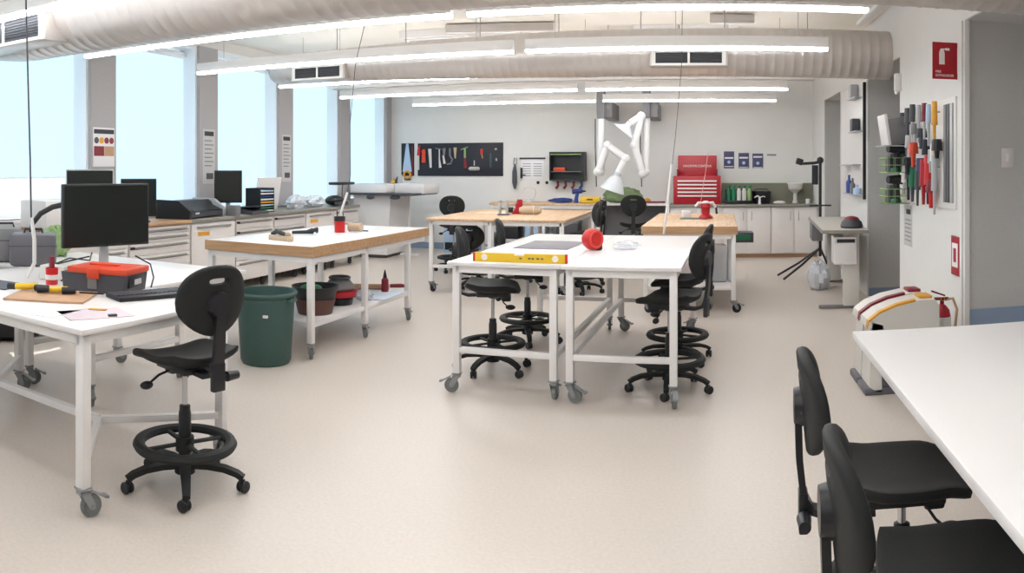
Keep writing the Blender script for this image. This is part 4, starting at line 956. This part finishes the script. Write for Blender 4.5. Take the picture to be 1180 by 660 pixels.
# fume extraction arms
def arm(label, X, top, pts, hood, hooddir, Y=13.2, mount=.0):
    r = thing('extraction_arm', label, 'extraction arm', (X, Y, 0))
    B().box(.02,.21,.0,YB-Y,2.44,2.72,.01).box(-.07,.05,-.07,.08,2.42,ZC-.002,.02).build('mount', M_grey, r)
    for k in range(len(pts)-1):
        a, c = Vector(pts[k]), Vector(pts[k+1])
        B().cyl(a, c, .058 if k else .062, n=18).build('tube', M_hose, r)
        B().ball(c, .075).build('joint', M_hose, r)
    a = Vector(pts[-1]); dr = Vector(hooddir).normalized()
    h_ = B(); h_.tube([a, a+dr*.10, a+dr*.18, a+dr*hood], [.055,.06,.12,.19], 24, cap=False); h_.build('hood', M_clear, r)
    B().tube([(-.09,-.02,2.42),(-.09,-.02,1.9),(-.09,-.02,1.3)],.009).build('hose_strap', M_blkpl, r)
    return r
arm('white jointed fume extraction arm with clear hood, left of the two', -1.82, 0, [(0,0,2.42),(0,0,1.52)], .1, (0,0,-1)) if False else None
def arm2(label, X, Y, pts, hooddir, hl):
    r = thing('extraction_arm', label, 'extraction arm', (X, Y, 0))
    B().box(.0,.19,.0,YB-Y-.001,2.44,2.72,.01).box(-.075,.065,-.08,.09,2.42,ZC-.002,.02).build('mount', M_grey, r)
    for k in range(len(pts)-1):
        a, c = Vector(pts[k]), Vector(pts[k+1])
        B().cyl(a, c, .062, n=18).build('tube', M_hose, r)
        if k < len(pts)-2: B().ball(c, .078).build('joint', M_hose, r)
    a = Vector(pts[-1]); dr = Vector(hooddir).normalized()
    B().tube([a, a+dr*.06, a+dr*.12, a+dr*hl], [.062,.06,.12,.22], 24, cap=False).build('hood', M_bag, r, label='translucent hood')
    B().tube([(-.10,-.05,2.42),(-.10,-.05,1.9),(-.08,-.05,1.25)],.009).build('hose_strap', M_blkpl, r)
# local offsets: 1 px on the photograph = 0.0150 m at this distance
k_ = .0150
def q(dx, py, dy=0): return (dx*k_, dy, EYE-(py-195)*k_)
arm2('white jointed fume extraction arm on the left, its translucent hood over the green bag', -1.82, 13.2, [q(0,135),q(-1,198),q(-3,198,-.12),q(8,168,-.14),q(29,183,-.16),q(21,199,-.18)], (-.35,0,-1), .32)
arm2('white jointed fume extraction arm on the right, folded back on itself', -1.04, 13.2, [q(0,135),q(-1,198),q(-4,200,-.12),q(-13,168,-.14),q(-5,135,-.18),q(-17,143,-.22),], (-.8,0,-1), .18)

# ------------------------------------------------------------------ right side
r = thing('height_desk', 'grey height-adjustable desk with T-shaped feet against the right wall', 'desk', (1.64,9.5,0), math.radians(-4))
B().box(-.30,.20,-1.2,1.2,.85,.885,.006).build('tabletop', mat('pale desk top',(206,202,192),.35), r); B().box(-.302,.202,-1.212,-1.2,.848,.884).box(-.312,-.3,-1.2,1.2,.848,.884).build('edge_band', M_steel, r)
for y in (-1.0,1.0):
    lg = B().box(-.06,.12,y-.05,y+.05,.03,.85,.01).build('leg', M_cream, r); B().box(-.33,.2,y-.04,y+.04,0,.035,.01).build('foot', M_grey, lg)
B().box(-.17,.08,-1.12,-.75,.50,.80,.006).build('drawer_box', M_white, r); B().box(-.14,.06,-1.125,-1.118,.74,.78).build('drawer_gap', M_blkpl, r)
B().box(.04,.08,-.95,.95,.3,.80).build('modesty_panel', M_rev, r); B().box(-.30,-.16,.6,1.1,.60,.85,.01).build('cable_box', M_grey, r)
r = thing('domed_cap', 'dark round domed cap on the grey height-adjustable desk', 'cap', (1.63,8.62,.886)); B().lathe([(.02,0),(.12,0),(.13,.02),(.115,.07),(.07,.11),(.01,.12)]).build('dome', M_dgrey, r); B().lathe([(.09,.10),(.07,.12),(.04,.13),(.01,.135)]).build('red_top', M_burg, r)
crumple('plastic_bag', (1.44,9.9,.0), (.15,.2,.18), M_bag, 'crumpled white plastic bag on the floor under the grey desk', 'bag', 51)
# camera stand
r = thing('boom_stand', 'black tripod boom stand with a side arm beside the grey desk', 'stand', (1.62,11.0,0))
B().cyl((0,0,.3),(0,0,1.72),.022).build('pole', M_blkmt, r)
for a, L_ in ((2.9,.62),(3.6,.62),(.6,.25)):
    B().tube([(0,0,.42),(L_*.5*math.cos(a),L_*.5*math.sin(a),.20),(L_*math.cos(a),L_*math.sin(a),.015)],.016).build('leg', M_blkmt, r)
B().tube([(.03,0,1.66),(-.1,0,1.64),(-.28,0,1.63)],[.02,.022,.02]).build('boom_arm', M_blkmt, r); B().obox((-.30,0,1.66),(.10,.08,.09),ry=.3,bev=.015).build('clamp_head', M_blkmt, r)
B().ball((0,0,1.68),(.05,.05,.05)).build('pivot', M_blkmt, r); B().box(-.12,-.03,-.01,.02,1.33,1.61,.006).build('counterweight_bag', M_board, r)
B().tube([(-.16,0,1.03),(.16,0,1.03)],.012).build('cross_bar', M_blkmt, r)

# pegboard section on far pier
r = thing('storage_panel', 'white wall panel with small shelves and a black edge rail on the far right pier', 'panel', (XR,10.0,1.9))
B().box(-.015,-.001,-.72,1.0,-.75,.75,.003).build('panel', M_white, r); B().box(-.05,-.015,-.72,-.68,-.72,.72).build('edge_rail', M_blkpl, r)
for z,y0,y1 in ((.55,-.5,.0),(.12,-.6,-.1),(-.30,-.4,.6),(-.68,-.6,.3)): B().box(-.12,-.015,y0,y1,z,z+.015).build('shelf', M_silver, r)
for k,(y,z,h_,w_,m_,lab) in enumerate(((9.8,2.46,.18,.14,M_silver,'grey gadget on the top shelf of the far right pier panel'),(9.7,2.035,.16,.16,M_dgrey,'black gadget on the second shelf of the far right pier panel'),(10.1,1.235,.24,.08,M_blue,'blue spray bottle on the bottom shelf of the far right pier panel'),(9.85,1.235,.20,.07,M_grey,'grey spray bottle on the bottom shelf of the far right pier panel'),(9.55,1.235,.12,.10,M_ltbl,'pale blue bottle at the near end of the bottom shelf on the far right pier'))):
    o = (B().lathe([(.005,0),(w_/2,0),(w_/2,h_*.6),(w_/5,h_*.75),(w_/5,h_),(.005,h_)]) if k > 1 else B().box(-.05,.05,-w_/2,w_/2,0,h_,.01)).build('spray_bottle' if k > 1 else 'gadget', m_)
    o.location=(XR-.075,y,z); tag(o,lab,'bottle' if k > 1 else 'gadget')

# tool wall (near pier)
tw = thing('tool_wall_panel', 'white perforated tool panel on the near right pier', 'panel', (XR,6.68,1.63))
B().box(-.02,-.001,-.88,.88,-.40,.50,.004).build('panel', M_white, tw)
def onwall(name, label, cat, y, z, shapes):
    r_ = thing(name, label, cat, (XR-.021, y, z))
    for pn, m_, b_ in shapes: b_.build(pn, m_, r_)
    return r_
Yx = lambda px: XR/math.tan((px-815)/F)
for k,(px,z0,z1,m_,nm) in enumerate(((1100.5,1.28,2.08,M_silver,'long steel rule nearest the pier corner'),(1097,1.28,2.08,M_dgrey,'long dark rule beside the steel rule'),(1093,1.28,2.08,M_grey,'long grey rule, innermost of the three rules'))):
    onwall('steel_rule', nm, 'ruler', Yx(px), (z0+z1)/2, [('blade', m_, B().box(-.015,0,-.03,.03,-(z1-z0)/2,(z1-z0)/2,.002))])
def hang(name,label,cat,px,z,L_,r1,m1,m2,out=.05,split=.45):
    y=Yx(px)
    return onwall(name,label,cat,y,z,[('handle',m1,B().tube([(-out,0,L_*.5),(-out,0,L_*.5-L_*split)],[r1*.8,r1])),('shank',m2,B().tube([(-out,0,L_*.5-L_*split),(-out,0,-L_*.5)],[r1*.5,r1*.35])),('hook',M_handle,B().cyl((0,0,L_*.3),(-out,0,L_*.3),.006,n=6))])
rows = [(1048,1.95,.30,.03,M_dgrey,M_silver,'screwdriver','dark-handled driver at the upper left of the tool wall'),
 (1054,1.96,.34,.035,M_dgrey,M_dgrey,'snips','dark snips second along the upper row of the tool wall'),
 (1060,1.97,.36,.035,M_dgrey,M_silver,'snips','black-handled cutters third along the upper row of the tool wall'),
 (1067,1.96,.34,.03,M_silver,M_silver,'wrench','silver wrench in the upper row of the tool wall'),
 (1074,1.95,.36,.03,M_burg,M_silver,'screwdriver','red-handled driver in the upper row of the tool wall'),
 (1079,1.93,.36,.028,M_ltbl,M_silver,'scissors','pale blue scissors in the upper row of the tool wall'),
 (1086,1.90,.44,.03,M_amber,M_amber,'hand_saw','narrow yellow hand saw left of the long rules')]
rows += [(1043,1.62,.30,.035,M_blkpl,M_silver,'pliers','black-handled pliers at the left middle of the tool wall'),
 (1047,1.66,.28,.04,M_dgrey,M_dgrey,'pliers','dark grey pliers beside the black-handled ones at left middle'),
 (1056,1.74,.26,.045,M_silver,M_silver,'caliper','silver caliper left of the orange glue gun'),
 (1076,1.66,.30,.04,M_board,M_silver,'screwdriver','dark blue handled driver right of the orange glue gun'),
 (1069,1.52,.26,.045,M_purple,M_dgrey,'tape_roll','purple tape dispenser below the orange glue gun'),
 (1084,1.60,.34,.028,M_white,M_white,'scriber','white stick tool left of the black clamp'),
 (1055,1.44,.36,.035,M_dgrey,M_blkpl,'screwdriver','black driver left of the green-handled one in the lower row'),
 (1082,1.34,.24,.05,M_burg,M_redpl,'scraper','dark red block tool at the bottom of the tool wall'),
 (1063,1.86,.22,.04,M_grey,M_silver,'snips','grey snips just below the upper row')]
rows2 = [(1060,1.42,.34,.04,M_bgreen,M_dgrey,'screwdriver','thick green-handled driver in the lower row of the tool wall'),
 (1066,1.40,.36,.03,M_dgrey,M_dgrey,'file','dark file beside the green driver in the lower row'),
 (1073,1.44,.40,.04,M_red,M_red,'screwdriver','thick red-handled driver in the lower row of the tool wall'),
 (1079,1.46,.42,.045,M_redpl,M_blkpl,'scraper','bright red-handled scraper lowest on the tool wall'),
 (1086,1.42,.50,.03,M_silver,M_silver,'wrench','long silver wrench in the lower row beside the rules'),
 (1050,1.45,.26,.03,M_white,M_silver,'brush','white-handled brush in the lower row of the tool wall'),
 (1089,1.72,.16,.05,M_blkpl,M_blkpl,'clamp','black clamp at mid height beside the rules'),
 (1081,1.62,.2,.025,M_silver,M_silver,'pliers','silver pliers at mid height of the tool wall')]
for px,z,L_,rr,ma,mb,nm,lab in rows: hang(nm,lab,nm.replace('_',' '),px,z,L_,rr,ma,mb)
for px,z,L_,rr,ma,mb,nm,lab in rows2: hang(nm,lab,nm,px,z,L_,rr,ma,mb,split=.6)
hang('glue_gun','orange glue gun in the middle of the tool wall','glue gun',1066,1.68,.22,.05,M_orange,M_orange,out=.09)
hang('tape_gun','purple-black tape gun under the orange glue gun','tape gun',1060,1.58,.16,.05,M_board,M_board,out=.1)
hang('tool_holder','dark wire holder at the centre of the tool wall','holder',1072,1.82,.18,.055,M_blkpl,M_dgrey,out=.06)
def wirebox(label, y, z, w_, d_, h_, m_, fill):
    r_ = thing('wire_basket', label, 'basket', (XR-.021, y, z)); b = B()
    for zz in (0, h_*.5, h_): b.tube([(0,-w_/2,zz),(-d_,-w_/2,zz),(-d_,w_/2,zz),(0,w_/2,zz)],.005,6)
    for t_ in range(6): b.tube([(0,-w_/2+w_*t_/5,0),(-d_,-w_/2+w_*t_/5,0),(-d_,-w_/2+w_*t_/5,h_)],.003,5)
    for t_ in (-1,1):
        for s in (.33,.66): b.cyl((-d_*s,t_*w_/2,0),(-d_*s,t_*w_/2,h_),.003,n=5)
    b.build('wire_frame', m_, r_)
    return r_
bk = wirebox('wire basket holding grey tools at the left of the tool wall, the upper one', 7.35, 1.52, .32, .22, .14, M_lgreen, None)
bk = wirebox('wire basket holding black tools at the left of the tool wall, the lower one', 7.35, 1.22, .32, .22, .14, M_lgreen, None)
for k,(y,z,m_,lab) in enumerate(((7.27,1.525,M_blkpl,'black drill sitting in the upper wire basket'),(7.42,1.525,M_dgrey,'dark grey charger in the upper wire basket'),(7.27,1.225,M_blkpl,'black drill in the lower wire basket'),(7.43,1.225,M_dgrey,'dark grey charger in the lower wire basket'))):
    r = thing('cordless_drill' if k%2==0 else 'battery_charger', lab, 'drill' if k%2==0 else 'charger', (XR-.13,y,z), .3); r.scale=(1.1,1.25,1.25)
    if k%2==0: B().tube([(.0,.0,.0),(.0,0,.10),(-.01,0,.15)],[.035,.028,.03]).build('grip',m_,r); B().tube([(-.09,0,.18),(.06,0,.18)],[.03,.04]).build('motor_body',m_,r); B().box(-.045,.03,-.03,.03,0,.03,.006).build('battery',M_bgreen,r)
    else: B().box(-.06,.05,-.04,.04,0,.12,.012).build('body',m_,r); B().box(-.05,.02,-.03,.03,.12,.14,.004).build('socket',M_grey,r)
r = thing('literature_holder', 'white and grey slanted box jutting from the upper left of the tool wall', 'holder', (XR-.021,7.35,1.80), 0)
B().obox((-.10,0,.12),(.20,.30,.26),ry=-.15,bev=.008).build('body', M_grey, r); B().obox((-.215,0,.13),(.03,.31,.30),ry=-.15,bev=.004).build('front', M_white, r); B().box(-.26,.0,-.2,.2,-.03,-.02).build('shelf', M_silver, r)
# notices on the near pier
r = thing('fire_extinguisher_sign', 'red fire extinguisher sign projecting high from the near right pier', 'sign', (XR-.105,5.80,2.405))
B().box(-.105,.105,-.003,.003,-.145,.145,.002).build('plate', M_sign, r)
B().prism([(-.05,-.03),(-.005,-.03),(-.005,.06),(-.012,.085),(-.02,.095),(-.035,.095),(-.043,.085),(-.05,.06)],-.0045,-.003,'XZ').box(.0,.035,-.0045,-.003,.08,.10).box(-.02,.005,-.0045,-.003,.085,.095).build('pictogram', M_ink, r)
text('FIRE', .026, M_ink, r, (-.08,-.004,-.095), (PI/2,0,0), 'LEFT'); text('EXTINGUISHER', .026, M_ink, r, (-.08,-.004,-.125), (PI/2,0,0), 'LEFT', sx=.85)
B().box(.10,.105,-.02,.02,-.1,.1).build('bracket', M_white, r)
r = thing('fire_instruction_sign', 'small red-bordered instruction sign low on the near right pier', 'sign', (XR-.016,5.81,.865))
B().box(-.004,0,-.10,.10,-.155,.155,.001).build('plate', M_sign, r); B().box(-.006,-.004,-.07,.07,-.09,.10).build('white_field', M_paper, r); B().box(-.008,-.006,-.03,.03,-.05,.06).build('pictogram', M_sign, r)
r = thing('notice_sheet', 'white notice with black heading under the tool wall', 'notice', (XR,7.32,1.0)); B().box(-.004,-.001,-.15,.15,-.2,.2).build('sheet', M_rev, r); B().box(-.006,-.004,-.10,.06,.11,.16).build('heading', M_blkpl, r)
b = B()
for k in range(6): b.box(-.0055,-.004,-.11,.11,.05-.04*k,.06-.04*k)
b.build('text_lines', M_txt, r)
r = thing('light_switch', 'square white light switch on the grey recess wall', 'light switch', (2.30,5.6195,1.64)); B().box(-.05,.05,-.012,-.001,-.075,.075,.003).build('plate', M_cab, r); B().box(-.015,.015,-.018,-.012,-.03,.03,.002).build('rocker', M_white, r)
r = thing('sensor_box', 'small white sensor box high at the edge of the near pier', 'sensor', (XR-.001,7.60,2.42)); B().box(-.07,0,-.03,.03,-.08,.1,.01).build('body', M_white, r); B().ball((-.05,0,-.09),(.02,.02,.02)).build('lens', M_ink, r)

# recycling bins
def rbin(y, stripe, label, x0=1.10, x1=1.60, wd_=.27):
    r = thing('recycling_bin', label, 'bin', ((x0+x1)/2, y, 0)); L=(x1-x0)/2; h=wd_/2
    B().box(-L+.03,L-.0,-h+.015,h-.015,.05,.50,.01).build('body', M_bingr, r)
    B().prism([(-L,.06),(-L+.06,.02),(-L+.09,.02),(-L+.085,.30),(-L+.10,.48),(-L+.02,.50)],-h,h,'XZ').build('front_panel', M_cream, r, label='cream front panel')
    pr=[(-L-.01,.46),(-L+.0,.51),(-L+.08,.565),(-L+.20,.61),(L-.14,.64),(L-.03,.64),(L,.60),(L,.44),(-L+.05,.44)]
    B().prism(pr,-h,h,'XZ').build('lid', M_cream, r)
    top_=[(-L-.014,.465),(-L-.004,.514),(-L+.076,.571),(-L+.196,.617),(L-.17,.644)]
    b=B(); loops=[]
    for i,(x,z) in enumerate(top_): loops.append([(x,-h-.002,z-.012),(x,-h+.055,z-.0),(x,-h+.055,z+.004),(x,-h-.002,z+.004)])
    b.rings(loops); b.build('coloured_stripe', stripe, r)
    B().box(L-.13,L-.03,-h+.06,h-.06,.638,.662,.01).build('lid_catch', stripe, r)
    B().box(-L-.03,L,-h,h,.0,.05,.012).build('base', M_bingr, r); B().box(-L-.012,-L+.003,-h+.02,-h+.05,.32,.37,.003).build('latch', M_burg, r)
rbin(5.30, M_amber, 'slim grey recycling bin with amber-striped lid, nearer of the two')
rbin(5.60, M_burg, 'slim grey recycling bin with burgundy-striped lid, behind the amber one')
r = thing('fire_extinguisher', 'red fire extinguisher with white label between the bins and the pier', 'fire extinguisher', (1.70,5.42,0))
B().lathe([(.02,.0),(.062,.0),(.066,.02),(.066,.46),(.055,.52),(.03,.55),(.015,.56)]).build('cylinder', M_red, r)
B().lathe([(.0665,.18),(.068,.19),(.068,.46),(.0665,.47)]).build('label_band', M_ink, r)
B().cyl((0,0,.55),(0,0,.60),.016).box(-.06,.05,-.012,.012,.59,.61,.003).obox((-.03,0,.64),(.11,.022,.012),ry=.35).build('valve', M_burg, r)
B().tube([(.02,0,.59),(.08,-.01,.60),(.11,-.02,.52),(.085,-.02,.3)],.011).build('hose', M_brown, r)
B().torus(.014,.003,(.0,-.02,.6),M=Matrix.Rotation(PI/2,4,'X'),n=12,m=5).build('safety_pin', M_brass, r)
